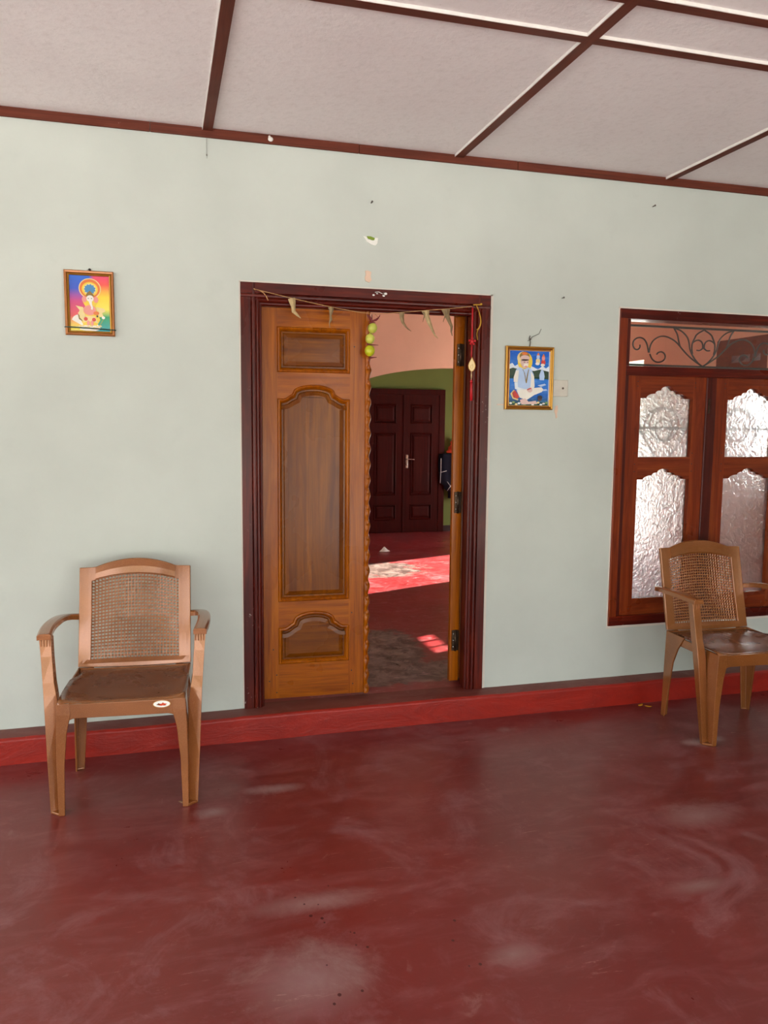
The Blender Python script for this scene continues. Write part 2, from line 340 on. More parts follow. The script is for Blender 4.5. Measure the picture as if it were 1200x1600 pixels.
# front wall with door and window openings
b = MB().mat(WALL)
WT = .20
for x0, x1, z0, z1 in ((-5, DX0, 0, CH), (DX0, DX1, DZT, CH), (DX1, WX0, 0, CH), (WX0, WX1, 0, WZ0), (WX0, WX1, WZ1, CH), (WX1, 6.2, 0, CH)):
    b.box(x0, x1, 0, WT, z0, z1)
struct(b.build('wall_front'))
b = MB().mat(PEACH)                        # inner plaster skin of the same wall
for x0, x1, z0, z1 in ((-1.5, DX0-.01, SZ, CH), (DX0-.01, DX1+.01, DZT+.01, CH), (DX1+.01, WX0-.01, SZ, CH), (WX0-.01, WX1+.01, SZ, WZ0-.01), (WX0-.01, WX1+.01, WZ1+.01, CH), (WX1+.01, XR, SZ, CH)):
    b.box(x0, x1, WT+.001, WT+.012, z0, z1)
struct(b.build('wall_inner'))
struct(MB().mat(PEACH).box(-1.62, -1.5, WT+.012, YA+.3, 0, CH).build('wall_left'))
# right wall of the room: open doorway, milky window, small vent holes
b = MB().mat(PEACH); X0, X1 = XR, XR+.12
OD0, OD1, ODZ = 3.76, 4.98, 2.22; MW0, MW1, MZ0, MZ1 = .75, 1.93, 1.25, 1.98
for y0, y1, z0, z1 in ((WT, MW0, 0, CH), (MW0, MW1, 0, MZ0), (MW0, MW1, MZ1, CH), (MW1, 1.95, 0, CH), (1.95, 2.60, 0, MZ1), (1.95, 2.60, 2.30, CH), (2.60, OD0, 0, CH), (OD0, OD1, ODZ, CH), (OD1, YB+.1, 0, CH)):
    b.box(X0, X1, y0, y1, z0, z1)
struct(b.build('wall_right'))
b = MB().mat(WNH); KZ, KY, LX = .596, .398, .16     # added louvre block, holes slanted along the sun to cast floor spots
def slant(y0, y1, z0, z1, fy0=0, fy1=0, fz0=0, fz1=0):
    b.loft([[(XR-.001+d, y0+KY*d*fy0, z0+KZ*d*fz0), (XR-.001+d, y1+KY*d*fy1, z0+KZ*d*fz0), (XR-.001+d, y1+KY*d*fy1, z1+KZ*d*fz1), (XR-.001+d, y0+KY*d*fy0, z1+KZ*d*fz1)] for d in (0, LX)])
slant(1.95, 2.60, MZ1, 2.086, fz1=1); slant(1.95, 2.60, 2.148, 2.30, fz0=1)
slant(1.95, 2.030, 2.086, 2.148, 0, 1, 1, 1); slant(2.135, 2.160, 2.086, 2.148, 1, 1, 1, 1); slant(2.265, 2.290, 2.086, 2.148, 1, 1, 1, 1); slant(2.395, 2.60, 2.086, 2.148, 1, 0, 1, 1)
struct(b.build('trim_17'))
struct(MB().mat(MILK).box(XR+.05, XR+.054, MW0, MW1, MZ0, MZ1).build('window_2'))
# arched wall between the room and the passage
def arch_z(x):
    t = (x-3.42)/1.55
    return 1.70+.472*math.sqrt(max(0, 1-t*t))
N = 48; poly = [(-1.5, 0), (1.87, 0), (1.87, 1.70)]
poly += [(1.87+3.1*i/N, arch_z(1.87+3.1*i/N)) for i in range(1, N)]+[(4.97, 1.70), (4.97, 0), (XR, 0), (XR, CH), (-1.5, CH)]
b = MB().mat(PEACH)
b.box(-1.5, 1.87, YA, YA+.12, 0, CH); b.box(4.97, XR, YA, YA+.12, 0, CH)
for i in range(N):
    xa, xb = 1.87+3.1*i/N, 1.87+3.1*(i+1)/N; za, zb = arch_z(xa), arch_z(xb)
    b.add([(xa, YA, za), (xb, YA, zb), (xb, YA, CH), (xa, YA, CH), (xa, YA+.12, za), (xb, YA+.12, zb), (xb, YA+.12, CH), (xa, YA+.12, CH)], [(0, 1, 2, 3), (4, 7, 6, 5), (0, 4, 5, 1)])
struct(b.build('wall_arch'))
struct(MB().mat(GREEN).box(-1.5, XR, YB, YB+.12, 0, CH).build('wall_back'))
struct(MB().mat(DARKBASE).box(3.54, XR, YB-.012, YB, SZ, SZ+.075).build('baseboard_back'))
# ceiling boards, battens
struct(MB().mat(CEIL).box(-5, 6.2, -5.1, WT, CH, CH+.05).build('ceiling'))
struct(MB().mat(CEIL).box(-1.6, XR+.1, WT, YB+.1, CH, CH+.05).build('ceiling'))
struct(MB().mat(ROOFM).box(-5.6, 6.6, -5.7, .2, CH+.06, CH+.2).build('sun_block_roof'))  # unseen slab above the ceiling, added against sun leaks
struct(MB().mat(ROOFM).box(-5.6, XR+.22, .2, YB+.5, CH+.06, CH+.2).build('sun_block_roof'))  # unseen too, cut short so the sun reaches the slanted holes
def batten_y(x, name):
    b = MB().mat(BATY); h = .021; b.box(x-h, x+h, -5.1, -.014, CH-.012, CH)
    b.mat(WCHALK)
    for i in range(60):
        y0 = -5.1+i*.0848; wdt = .003+.002*mnoise.noise(Vector((x, y0*7, 0)))
        b.box(x-h-wdt, x-h, y0, min(y0+.0848, -.014), CH-.011, CH)
    return struct(b.build(name))
def batten_x(y, name):
    b = MB().mat(BAT); h = .021; b.box(-5, 6.2, y-h, y+h, CH-.0115, CH)
    b.mat(WCHALK)
    for i in range(130):
        x0 = -5+i*.0861; wdt = .003+.002*mnoise.noise(Vector((x0*7, y, 0)))
        b.box(x0, x0+.0861, y-h-wdt, y-h, CH-.011, CH)
    return struct(b.build(name))
for i, x in enumerate((-3.35, -2.15, -.97, .226, 1.419, 2.600, 3.79, 4.98)): batten_y(x, 'trim_%d' % (i+2))
for i, y in enumerate((-1.235, -1.497, -3.7, -3.96)): batten_x(y, 'trim_%d' % (i+10))
b = MB().mat(BAT); xs = [-5, -.02, .92, 1.73, 4.2, 6.2]
for a, c in zip(xs[:-1], xs[1:]): b.box(a+.001, c-.001, -.014, 0, CH-.040, CH)
struct(b.build('trim_14', bevel=.002))
# plaster edging round the door frame and window
b = MB().mat(WHITEP); t = .011
b.box(DX1, DX1+.016, -.003, .01, SZ, DZT+.006); b.box(DX0-.004, DX1+.012, -.003, .01, DZT, DZT+.007); b.box(DX0-.006, DX0, -.003, .01, SZ+.01, DZT+.005)
struct(b.build('trim_15'))
b = MB().mat(WHITEP)
b.box(WX0-.006, WX0, -.003, .01, WZ0-.012, WZ1+.006); b.box(WX0-.004, WX1+.01, -.003, .01, WZ1, WZ1+.008); b.box(WX0-.006, WX1+.01, -.004, .01, WZ0-.014, WZ0); b.box(WX1, WX1+.008, -.003, .01, WZ0, WZ1)
struct(b.build('trim_16'))
# outer arcade of the verandah (behind the camera) and an added right end that cuts light
b = MB().mat(WALL)
cols = [-5.0, -2.1, .9, 3.9]; pw = .28
for i, cx in enumerate(cols+[6.2-pw]):
    b.box(cx, cx+pw, -5.1, -4.86, 0, CH)
b.box(3.9, 6.2, -5.1, -4.87, 0, CH)  # last bay filled in, added to darken the right side
for cx, cx2 in zip(cols[:-1], cols[1:]):
    a0, a1 = cx+pw, cx2; m = (a0+a1)/2; hw = (a1-a0)/2; n = 24
    for i in range(n):
        xa, xb = a0+(a1-a0)*i/n, a0+(a1-a0)*(i+1)/n
        za, zb = [2.05+.5*math.sqrt(max(0, 1-((x-m)/hw)**2)) for x in (xa, xb)]
        b.add([(xa, -5.1, za), (xb, -5.1, zb), (xb, -5.1, CH), (xa, -5.1, CH), (xa, -4.86, za), (xb, -4.86, zb), (xb, -4.86, CH), (xa, -4.86, CH)], [(0, 1, 2, 3), (4, 7, 6, 5), (0, 4, 5, 1)])
struct(b.build('wall_arcade'))
struct(MB().mat(WALL).box(6.08, 6.2, -4.86, 0, 0, CH).build('wall_light_block'))  # unseen end wall, added to keep sun out and darken the right
struct(MB().mat(GRND).box(-60, 60, -60, 60, -.5, -.13).build('ground'))  # unseen yard, made pale to bounce light up onto the ceiling

# ------------------------------------------------------------------ front door
door = sempty('door_1')
def jamb(side):
    # profile in x (from outer edge inwards) and y; lofted upright
    pr = [(0, 0.10), (0, -.012), (.046, -.012), (.049, -.004), (.052, -.012), (.058, -.016), (.066, -.014), (.069, -.004), (.073, -.008), (.079, -.009), (.085, -.004), (.088, .004), (.096, .006), (.099, .014), (.099, .045), (.086, .046), (.086, .10)]
    b = MB().mat(FRV); x0 = DX0 if side < 0 else DX1; sg = 1 if side < 0 else -1
    zt = DZT
    secs = [[(x0+sg*px, py, z) for px, py in pr] for z in (SZ, zt-.001)]
    b.loft(secs)
    return b.build('jamb', door, bevel=.0015)
jamb(-1); jamb(1)
pr = [(0, .10), (0, -.0125), (.046, -.0125), (.049, -.0045), (.052, -.0125), (.058, -.0165), (.066, -.0145), (.069, -.0045), (.073, -.0085), (.079, -.0095), (.085, -.0045), (.088, .004), (.096, .006), (.102, .014), (.102, .045), (.088, .046), (.088, .10)]
b = MB().mat(FRH); b.loft([[(x, py, DZT-px) for px, py in pr] for x in (DX0+.0, DX1-.0)]); b.build('lintel', door, bevel=.0015)

def bell(t, H):   # ogee arch, t in -1..1
    a = abs(t)
    if a > .86: return 0
    if a > .58: k = (.86-a)/.28; return H*.34*k*k*(3-2*k)*(.85+.15*k)
    return H*(.34+.66*math.sqrt(max(0, 1-(a/.60)**2))**.9*1.0)
def outline(x0, x1, z0, z1, H, n=40):
    if H <= 0: return [(x0, z0), (x1, z0), (x1, z1), (x0, z1)]
    m = (x0+x1)/2; hw = (x1-x0)/2
    top = [(m+hw*(1-2*i/n), z1+bell(1-2*i/n, H)) for i in range(n+1)]
    return [(x0, z0), (x1, z0)]+top
def raised_panel(parent, x0, x1, z0, z1, H, y, sgn, m, mf, depth=.012, lab=None, w=1.):
    P = outline(x0, x1, z0, z1, H); b = MB().mat(m)
    lv = [(-.004, 0), (.0, -.007), (.006, -.009), (.011, -.004), (.015, .002), (.018, depth-.002), (.026, depth-.002), (.030, depth-.008), (.048, -.001)]
    rings = []
    for d, dy in lv:
        rings.append([(px, y+sgn*dy, pz) for px, pz in offs(P, d*w)])
    nn = len(P)
    for k in range(len(rings)-1):
        b.mat(m if k < 5 else mf)
        b.add(rings[k]+rings[k+1], [(i, (i+1) % nn, nn+(i+1) % nn, nn+i) for i in range(nn)], False)
    b.mat(mf); b.add(rings[-1], [tuple(range(nn))])
    return b.build('raised_panel', parent, label=lab)
def make_leaf(name, x0, x1, z0, z1, panels, parent, mv, mh, mp, stile=.078, stileR=.085, yb=(0, .028), front=.012, bead=True):
    """panels: list of (z0, z1, arch height) bottom to top; local y 0 = front of slab"""
    b = MB().mat(mv); xa, xb = x0+stile, x1-stileR; yf = -front
    b.box(x0, xa, yf, yb[1], z0, z1); b.box(xb, x1, yf, yb[1], z0, z1)
    b.mat(mh); b.box(xa, xb, 0, yb[1], z0, z1)
    prev = z0; prevP = None; n = 40; m_, hw = (xa+xb)/2, (xb-xa)/2
    for (pz0, pz1, H) in panels+[(z1, None, 0)]:
        if prevP is None: poly = [(xa, z0), (xb, z0), (xb, pz0), (xa, pz0)]; b.prism(poly, yf, 0)
        else:
            h0, HH = prevP
            for i in range(n):
                ta, tb = -1+2*i/n, -1+2*(i+1)/n
                b.prism([(m_+hw*ta, h0+bell(ta, HH)), (m_+hw*tb, h0+bell(tb, HH)), (m_+hw*tb, pz0), (m_+hw*ta, pz0)], yf, 0)
        prevP = (pz1, H)
    lf = b.build(name, parent)
    for pz0, pz1, H in panels:
        raised_panel(lf, xa+.002, xb-.002, pz0+.002, pz1-.002, H, yf, 1, mv, mp if pz1-pz0 > .5 or H > 0 and pz1-pz0 > .5 else PANELH if mp is PANELW else mp, front)
    return lf
leaf = make_leaf('door_leaf', 0, .512, 0, 1.925, [(.175, .358, .078), (.492, 1.483, .068), (1.612, 1.822, 0)], door, LEAFV, LEAFH, PANELW, .078, .083)
leaf.location = (.463, .068, .137); leaf.rotation_euler = (0, 0, -.035)
# carved rope bead on the closing edge
b = MB().mat(LEAFV); N = 420; secs = []
for i in range(N+1):
    z = 1.915*i/N; ph = 2*PI*z/.0765; wv = .0045*math.sin(ph); th = .0035*math.cos(ph)
    secs.append([(.505, -.012, z), (.507, -.02-th, z), (.514, -.026-th, z), (.5255+wv*.5, -.024-th*.6, z), (.533+wv, -.014, z), (.532+wv*.6, .0, z), (.505, .0, z)])
b.loft(secs, smooth=True)
for k in range(25):
    b.ball((.5215, -.0255, .035+.0765*k), .008, .005, .014, 10, 7)
b.build('rope_moulding', leaf)
b = MB().mat(BLK)
for px, pz in ((.066, .03), (.066, .12), (.445, .12), (.445, .42), (.03, .09), (.452, 1.74), (.452, .05), (.05, .25)):
    b.tube([(px, -.0125, pz), (px, -.011, pz)], .0035, 8)
b.build('dowels', leaf)
# opened right-hand leaf: swung back into the room, only its hinge edge is seen
leaf2 = make_leaf('door_leaf', 0, .512, 0, 1.925, [(.175, .358, .078), (.492, 1.483, .068), (1.612, 1.822, 0)], door, LEAFV, LEAFH, PANELW, .083, .078)
leaf2.location = (1.530, .132, .137); leaf2.rotation_euler = (0, 0, math.radians(64))
b = MB().mat(LEAFV); b.box(1.460, 1.510, .1005, .1275, .137, 2.062); b.build('door_stop', door, bevel=.002)
for z in (1.86, 1.10, .36):
    b = MB().mat(RUST); b.box(1.470, 1.508, .094, .0995, z-.055, z+.055); b.tube([(1.488, .092, z-.057), (1.488, .092, z+.057)], .006, 10)
    for dz in (-.035, 0, .035): b.mat(CHROME); b.ball((1.478, .0938, z+dz), .003, .0015, .003, 8, 5)
    b.build('hinge', door)

# ------------------------------------------------------------------ window
win = sempty('window_1')
b = MB().mat(WDK)
ft = .070
b.mat(WNV).box(WX0, WX0+.046, -.012, .10, WZ0, WZ1); b.mat(WDK).box(WX0+.046, WX0+ft, -.002, .10, WZ0, WZ1)
b.mat(WNV).box(WX1-.046, WX1, -.012, .10, WZ0, WZ1); b.mat(WDK).box(WX1-ft, WX1-.046, -.002, .10, WZ0, WZ1)
b.mat(FRH).box(WX0+.001, WX1-.001, -.0125, .101, WZ1-.052, WZ1-.0005); b.box(WX0+.001, WX1-.001, -.0125, .101, WZ0+.0005, WZ0+.054)
b.mat(FRH).box(WX0+ft-.02, WX1-ft+.02, -.006, .10, 1.776, 1.826)
b.build('window_frame', win, bevel=.003)
MX = (WX0+WX1)/2
MB().mat(CLEAR).box(WX0+ft+.002, WX1-ft-.002, .045, .049, 1.827, WZ1-.053).build('transom_pane', win, label='clear glass transom pane')
def lobes(x0, x1, z, H, n=10):
    """lobed top edge of a pane opening, list of (x, z) from right to left"""
    m = (x0+x1)/2; hw = (x1-x0)/2; half = []
    segs = []
    half += [(m+hw, z), (m+hw*.80, z)]
    for tc_, ta_, hc, ha in ((.45, .33, .0, .38), (.25, .20, .38, .28), (.0, .24, .64, .36)):
        half += [(m+hw*(tc_+ta_*math.cos(PI/2*i/n)), z+H*(hc+ha*math.sin(PI/2*i/n))) for i in range(n if tc_ == 0 else n+1)]
    for (t0, h0), (t1, h1), bu in segs:
        for i in range(n):
            u = i/n; t = t0+(t1-t0)*u; h = h0+(h1-h0)*u
            dx, dz = (t1-t0)*hw, (h1-h0)*H; L = math.hypot(dx, dz) or 1; nx, nz = -dz/L, dx/L
            if nz < 0: nx, nz = -nx, -nz
            k = bu*L*math.sin(PI*u)
            half.append((m+t*hw+nx*k, z+h*H+nz*k))
    half.append((m, z+H)); left = [(2*m-x, zz) for x, zz in half[:-1]][::-1]
    return half+left
def casement(x0, x1):
    e = bpy.data.objects.new('casement', None); COL.objects.link(e); e.parent = win; e.empty_display_size = .1
    y0, y1 = .004, .044; z0, z1 = WZ0+.054, 1.776; px0, px1 = x0+.081, x1-.081
    b = MB().mat(WNV); b.box(x0, px0, y0, y1, z0, z1); b.box(px1, x1, y0, y1, z0, z1)
    b.mat(WNH); b.box(px0, px1, y0, y1, z0, .555)
    for zs, H, zb, ztop in ((1.657, .066, 1.338, z1), (1.216, .058, .555, 1.338)):
        top = lobes(px0, px1, zs, H)
        for (xa, za), (xb, zb2) in zip(top[:-1], top[1:]):
            if abs(xa-xb) < 1e-6: continue
            b.prism([(xb, zb2), (xa, za), (xa, ztop), (xb, ztop)], y0, y1)
    b.build('sash', e)
    for zs, H, zb in ((1.657, .066, 1.338), (1.216, .058, .555)):
        MB().mat(FROST).box(px0-.006, px1+.006, .030, .034, zb-.006, zs+H+.01).build('glass_pane', e, label='frosted patterned glass pane')
    b = MB().mat(BLK)
    for xx in (px0-.02, px1+.012):
        for zz in (1.745, 1.72, 1.36, 1.30, 1.26, .50):
            b.tube([(xx, y0-.001, zz), (xx, y0+.001, zz)], .003, 8)
    b.build('dowels', e)
    return e
casement(WX0+ft, MX-.032); casement(MX+.032, WX1-ft)
b = MB().mat(WDK); b.box(MX-.032, MX+.032, -.004, .046, WZ0+.054, 1.776); b.build('meeting_post', win, bevel=.004)
b = MB().mat(RUST); b.box(MX-.020, MX-.008, -.006, -.004, 1.58, 1.66); b.build('latch_plate', win)
# iron grille
CURV = [[(2.586, 1.908), (2.577, 1.947), (2.56, 1.977), (2.532, 1.989), (2.506, 1.984), (2.487, 1.967), (2.485, 1.944), (2.497, 1.925), (2.516, 1.92), (2.531, 1.933), (2.53, 1.949)],
        [(2.59, 1.908), (2.592, 1.941), (2.61, 1.975), (2.648, 1.998), (2.686, 2.001), (2.726, 1.989), (2.759, 1.971), (2.784, 1.948), (2.834, 1.902), (2.893, 1.864), (2.934, 1.844)],
        [(2.594, 1.901), (2.607, 1.875), (2.636, 1.856), (2.671, 1.86), (2.693, 1.878), (2.692, 1.901), (2.672, 1.916), (2.648, 1.913), (2.637, 1.9)],
        [(2.739, 2.047), (2.764, 2.014), (2.774, 1.974), (2.784, 1.948)],
        [(2.739, 2.047), (2.787, 2.035), (2.828, 2.003), (2.842, 1.97), (2.849, 1.93), (2.875, 1.89), (2.909, 1.857), (2.934, 1.844)],
        [(2.936, 2.044), (2.887, 2.019), (2.877, 1.998), (2.862, 1.971), (2.86, 1.937), (2.867, 1.91)],
        [(2.932, 1.94), (2.930, 1.973), (2.905, 1.989), (2.878, 1.982), (2.862, 1.968)], [(2.932, 1.943), (2.913, 1.929), (2.893, 1.931)]]
def smooth_pts(P, k=2):
    for _ in range(k):
        Q = [P[0]]
        for a, c in zip(P[:-1], P[1:]):
            Q += [tuple(.75*u+.25*v for u, v in zip(a, c)), tuple(.25*u+.75*v for u, v in zip(a, c))]
        P = Q+[P[-1]]
    return P
b = MB().mat(IRON); GY = .088; GC = 2.936
for c in CURV:
    for mir in (0, 1):
        P = smooth_pts([((2*GC-x) if mir else x, GY, z) for x, z in c]); b.tube(P, .0042, 6)
for xx in (2.452, 2*GC-2.452): b.box(xx-.005, xx+.005, GY-.005, GY+.005, WZ0+.054, WZ1-.053)
b.box(2.42, 3.46, GY-.005, GY+.005, 1.835, 1.845); b.box(2.42, 3.46, GY-.005, GY+.005, 2.045, 2.056)
def scroll(cx, cz, s, mir):   # large scrolls behind the casements
    P = []
    for i in range(40):
        t = i/39; a = PI*(1.1-2.6*t); r = s*(1-.72*t); P.append((cx+mir*(r*math.cos(a)+.0), GY, cz+r*math.sin(a)))
    return P
for mir in (-1, 1):
    for cx0, cz in ((2.70, 1.50), (3.20, 1.50)):
        b.tube(scroll(cx0, cz, .13, mir*1), .0035, 6)
        b.tube(smooth_pts([(cx0+mir*.15, GY, cz+.32), (cx0+mir*.19, GY, cz+.1), (cx0+mir*.12, GY, cz-.08), (cx0, GY, cz-.2)]), .0035, 6)
b.box(2.42, 3.46, GY-.004, GY+.004, 1.49, 1.50)
b.build('iron_grille', win, label='grey scrolled iron grille')

# ------------------------------------------------------------------ inner double door in the back wall
d2 = sempty('door_2')
b = MB().mat(DKV); yb = YB
b.box(2.42, 2.50, yb-.05, yb, SZ, 1.955); b.box(3.455, 3.535, yb-.05, yb, SZ, 1.955); b.box(2.42, 3.535, yb-.051, yb, 1.885, 1.956)
b.build('door_frame', d2, bevel=.004)
for x0 in (2.502, 2.984):
    lf = make_leaf('door_leaf', 0, .47, 0, 1.762, [(.16, .36, 0), (.48, 1.28, 0), (1.40, 1.64, 0)], d2, DKV, DKV, DKV, .09, .09)
    lf.location = (x0, yb-.03, SZ+.004)
    if x0 > 2.9:
        h = MB().mat(CHROME); h.box(.025, .055, -.020, -.012, .83, 1.0); h.tube([(.04, -.02, .945), (.04, -.05, .945), (.055, -.055, .945), (.13, -.052, .940)], .008, 8); h.ball((.04, -.024, .875), .008, .006, .012)
        h.build('door_handle', lf, bevel=.002, label='chrome lever handle')
MB().mat(DKV).box(2.968, 2.992, yb-.052, yb-.03, SZ+.004, 1.884).build('cover_strip', d2, bevel=.003)

# ------------------------------------------------------------------ plastic armchairs
def make_chair():
    t = thing('plastic_armchair', None, None)
    # seat: dished sheet with raised side edges
    b = MB().mat(SEATM); NX, NY = 22, 22; G = []
    for j in range(NY+1):
        v = j/NY; y = -.238+.43*v; row = []
        hw = .232+.006*min(1, v/.25) if v < .62 else .238-.026*min(1, (v-.62)/.12)
        for i in range(NX+1):
            u = -1+2*i/NX; z = .447-.026*math.sin(PI*min(1, v*1.15+.08))*(1-u**4)-.012*v+.010*max(0, (abs(u)-.8)/.2)*math.sin(PI*v)
            if v < .06: z -= .010*(1-v/.06)**2
            row.append((u*hw, y, z))
        G.append(row)
    vs = [p for r in G for p in r]
    b.add(vs, [(j*(NX+1)+i, j*(NX+1)+i+1, (j+1)*(NX+1)+i+1, (j+1)*(NX+1)+i) for j in range(NY) for i in range(NX)], True)
    b.mi[:2*NX] = [1]*(2*NX); b.mats.append(PLAS)
    b.build('seat', t, solid=.006, offset=1)
    # apron rails under the seat with rounded inner corners
    b = MB().mat(PLAS)
    def rail(p0, p1, ztop, zmid, zend, th, n=20, arch=.10, nrm=(0, 1)):
        L = math.hypot(p1[0]-p0[0], p1[1]-p0[1]); secs = []
        for i in range(n+1):
            u = i/n; d = min(u, 1-u)*L; k = max(0, 1-d/arch); zb = zmid-(zmid-zend)*(1-math.sqrt(max(0, 1-k*k)))
            x = p0[0]+(p1[0]-p0[0])*u; y = p0[1]+(p1[1]-p0[1])*u
            secs.append([(x, y, ztop), (x+nrm[0]*th, y+nrm[1]*th, ztop), (x+nrm[0]*th, y+nrm[1]*th, zb), (x, y, zb)])
        b.loft(secs)
    rail((-.222, -.240), (.222, -.240), .440, .384, .325, .010, 44, .055)
    rail((-.224, -.225), (-.236, .19), .440, .398, .330, .008, 30, .07, (1, 0)); rail((.224, -.225), (.236, .19), .440, .398, .330, .008, 30, .07, (-1, 0))
    rail((-.225, .192), (.225, .192), .448, .40, .34, .008, 30, .07, (0, -1))
    b.build('apron', t, bevel=.002)
    for s in (-1, 1):
        # front leg with arm post: V-shaped open channel
        b = MB().mat(PLAS)
        f = lambda pts, z: [(s*-x, y, z) for x, y in pts]
        A = [(0, [(-.276, -.213), (-.234, -.196), (-.234, -.188), (-.276, -.190)]),
             (.20, [(-.286, -.194), (-.240, -.178), (-.240, -.166), (-.286, -.160)]),
             (.40, [(-.295, -.172), (-.243, -.158), (-.243, -.130), (-.295, -.128)]),
             (.455, [(-.298, -.164), (-.252, -.154), (-.250, -.118), (-.297, -.120)]),
             (.50, [(-.301, -.156), (-.260, -.148), (-.258, -.108), (-.300, -.110)]),
             (.60, [(-.308, -.140), (-.267, -.136), (-.265, -.098), (-.306, -.099)]),
             (.672, [(-.314, -.130), (-.270, -.128), (-.268, -.090), (-.312, -.091)])]
        b.loft([f(p, z) for z, p in A])
        B = [(0, [(-.242, -.238), (-.219, -.238), (-.219, -.229), (-.234, -.229), (-.234, -.188), (-.242, -.188)]),
             (.20, [(-.243, -.240), (-.214, -.240), (-.214, -.230), (-.235, -.230), (-.235, -.170), (-.243, -.170)]),
             (.33, [(-.241, -.242), (-.202, -.242), (-.202, -.231), (-.232, -.231), (-.232, -.150), (-.241, -.150)]),
             (.40, [(-.238, -.242), (-.186, -.242), (-.186, -.231), (-.229, -.231), (-.229, -.14), (-.238, -.14)]),
             (.443, [(-.236, -.240), (-.19, -.240), (-.19, -.229), (-.227, -.229), (-.227, -.14), (-.236, -.14)])]
        b.loft([f(p, z) for z, p in B])
        b.loft([f([(-.274, -.211), (-.242, -.236), (-.238, -.192), (-.262, -.194)], z) for z in (0, .010)])   # sole
        for k in range(4):      # fluting under the arm
            xx = -.308+.0105*k; b.loft([[(s*-(xx+a), yy, z) for a, yy in ((0, -.1335-.002), (.005, -.1335-.002), (.005, -.125), (0, -.125))] for z in (.638, .668)])
        b.build('leg', t, bevel=.0022)
        # rear leg
        b = MB().mat(PLAS)
        Rr = [(0, [(-.254, .190), (-.254, .160), (-.246, .160), (-.246, .182), (-.220, .182), (-.220, .190)]),
              (.30, [(-.244, .196), (-.244, .118), (-.236, .118), (-.236, .188), (-.200, .188), (-.200, .196)]),
              (.38, [(-.240, .199), (-.240, .086), (-.232, .086), (-.232, .191), (-.186, .191), (-.186, .199)]),
              (.449, [(-.236, .202), (-.236, .04), (-.228, .04), (-.228, .193), (-.17, .193), (-.17, .202)])]
        b.loft([f(p, z) for z, p in Rr]); b.loft([f([(-.252, .188), (-.252, .173), (-.222, .183), (-.222, .188)], z) for z in (0, .008)])
        b.build('leg', t, bevel=.0022)
        # armrest band
        path = [(-.2915, -.148, .683), (-.293, -.128, .685), (-.300, -.06, .689), (-.303, .01, .690), (-.301, .08, .688), (-.297, .15, .683), (-.288, .205, .676), (-.268, .247, .668), (-.234, .270, .662)]
        P = smooth_pts(path, 2); b = MB().mat(PLAS); secs = []
        for i, p in enumerate(P):
            a = Vector(P[max(0, i-1)]); c = Vector(P[min(len(P)-1, i+1)]); d = (c-a); d.z = 0; d.normalize(); nn = Vector((-d.y, d.x, 0)); u = i/(len(P)-1)
            hw = .026 if u < .5 else .026-.010*(u-.5)/.5; p = Vector(p)
            sec = [(-hw, -.016), (-hw, .002), (-hw*.7, .0075), (0, .009), (hw*.7, .0075), (hw, .002), (hw, -.016), (hw-.004, -.016), (hw-.005, -.002), (-hw+.005, -.002), (-hw+.004, -.016)]
            secs.append([((p+nn*o_).x*-s, (p+nn*o_).y, p.z+z_) for o_, z_ in sec])
        b.loft(secs, smooth=False)
        b.loft([[(s*-x_, -.1485, z_), (s*-x_, -.120, z_)][::1]+[(s*-x2, -.120, z_), (s*-x2, -.1485, z_)] for x_, x2, z_ in ((-.316, -.267, .668), (-.3165, -.2665, .684))])
        b.build('armrest', t, bevel=.0015)
    # backrest
    def yb(x, z): return .200+(z-.447)*(.104/.417)+.024*(1-(x/.236)**2)*min(1, (z-.40)/.25)
    def crown(x):
        a = abs(x); return .866 if a > .170 else .867+.033*(1-(a/.170)**2)
    def ptop(x): return .806+.024*(1-(x/.182)**2)
    xs = [-.236, -.218, -.20, -.184]+[-.184+.368*i/24 for i in range(1, 24)]+[.184, .20, .218, .236]
    def rows(x):
        z0 = .447+.004*(x/.236)**2
        return [z0, .463, .480]+[.480+(ptop(max(-.182, min(.182, x)))-.480)*i/16 for i in range(1, 17)]+[ptop(max(-.182, min(.182, x)))+(crown(x)-ptop(max(-.182, min(.182, x))))*i/5 for i in range(1, 6)]
    b = MB().mat(PLAS); NXX = len(xs); G = [[(x, yb(x, z)-(.010 if z < .47 else 0)*(1-(x/.236)**2), z) for z in rows(x)] for x in xs]; NR = len(G[0])
    vs = [p for c in G for p in c]; fs = []
    for i in range(NXX-1):
        for j in range(NR-1):
            if 3 <= i < NXX-4 and 2 <= j < 18: continue
            fs.append((i*NR+j, (i+1)*NR+j, (i+1)*NR+j+1, i*NR+j+1))
    b.add(vs, fs, False); b.build('backrest', t, solid=.015, offset=0, bevel=.003)
    # raised cap over the crown
    b = MB().mat(PLAS); vs = []; fs = []; n = 28
    for i in range(n+1):
        x = -.170+.34*i/n; zt = crown(x)-.001; zl = ptop(x)+.006
        for z, dy in ((zl, -.006), (zl+.004, -.010), ((zt+zl)/2, -.0105-.003*(1-abs(x)/.17)), (zt-.003, -.010), (zt, -.005)): vs.append((x, yb(x, z)+dy, z))
    fs = [(i*5+j, (i+1)*5+j, (i+1)*5+j+1, i*5+j+1) for i in range(n) for j in range(4)]
    b.add(vs, fs, False); b.build('crown_rail', t, solid=.004, offset=0)
    # woven-look perforated panel
    b = MB().mat(PLAS); C, Rw = 27, 25; vs = []; fs = []
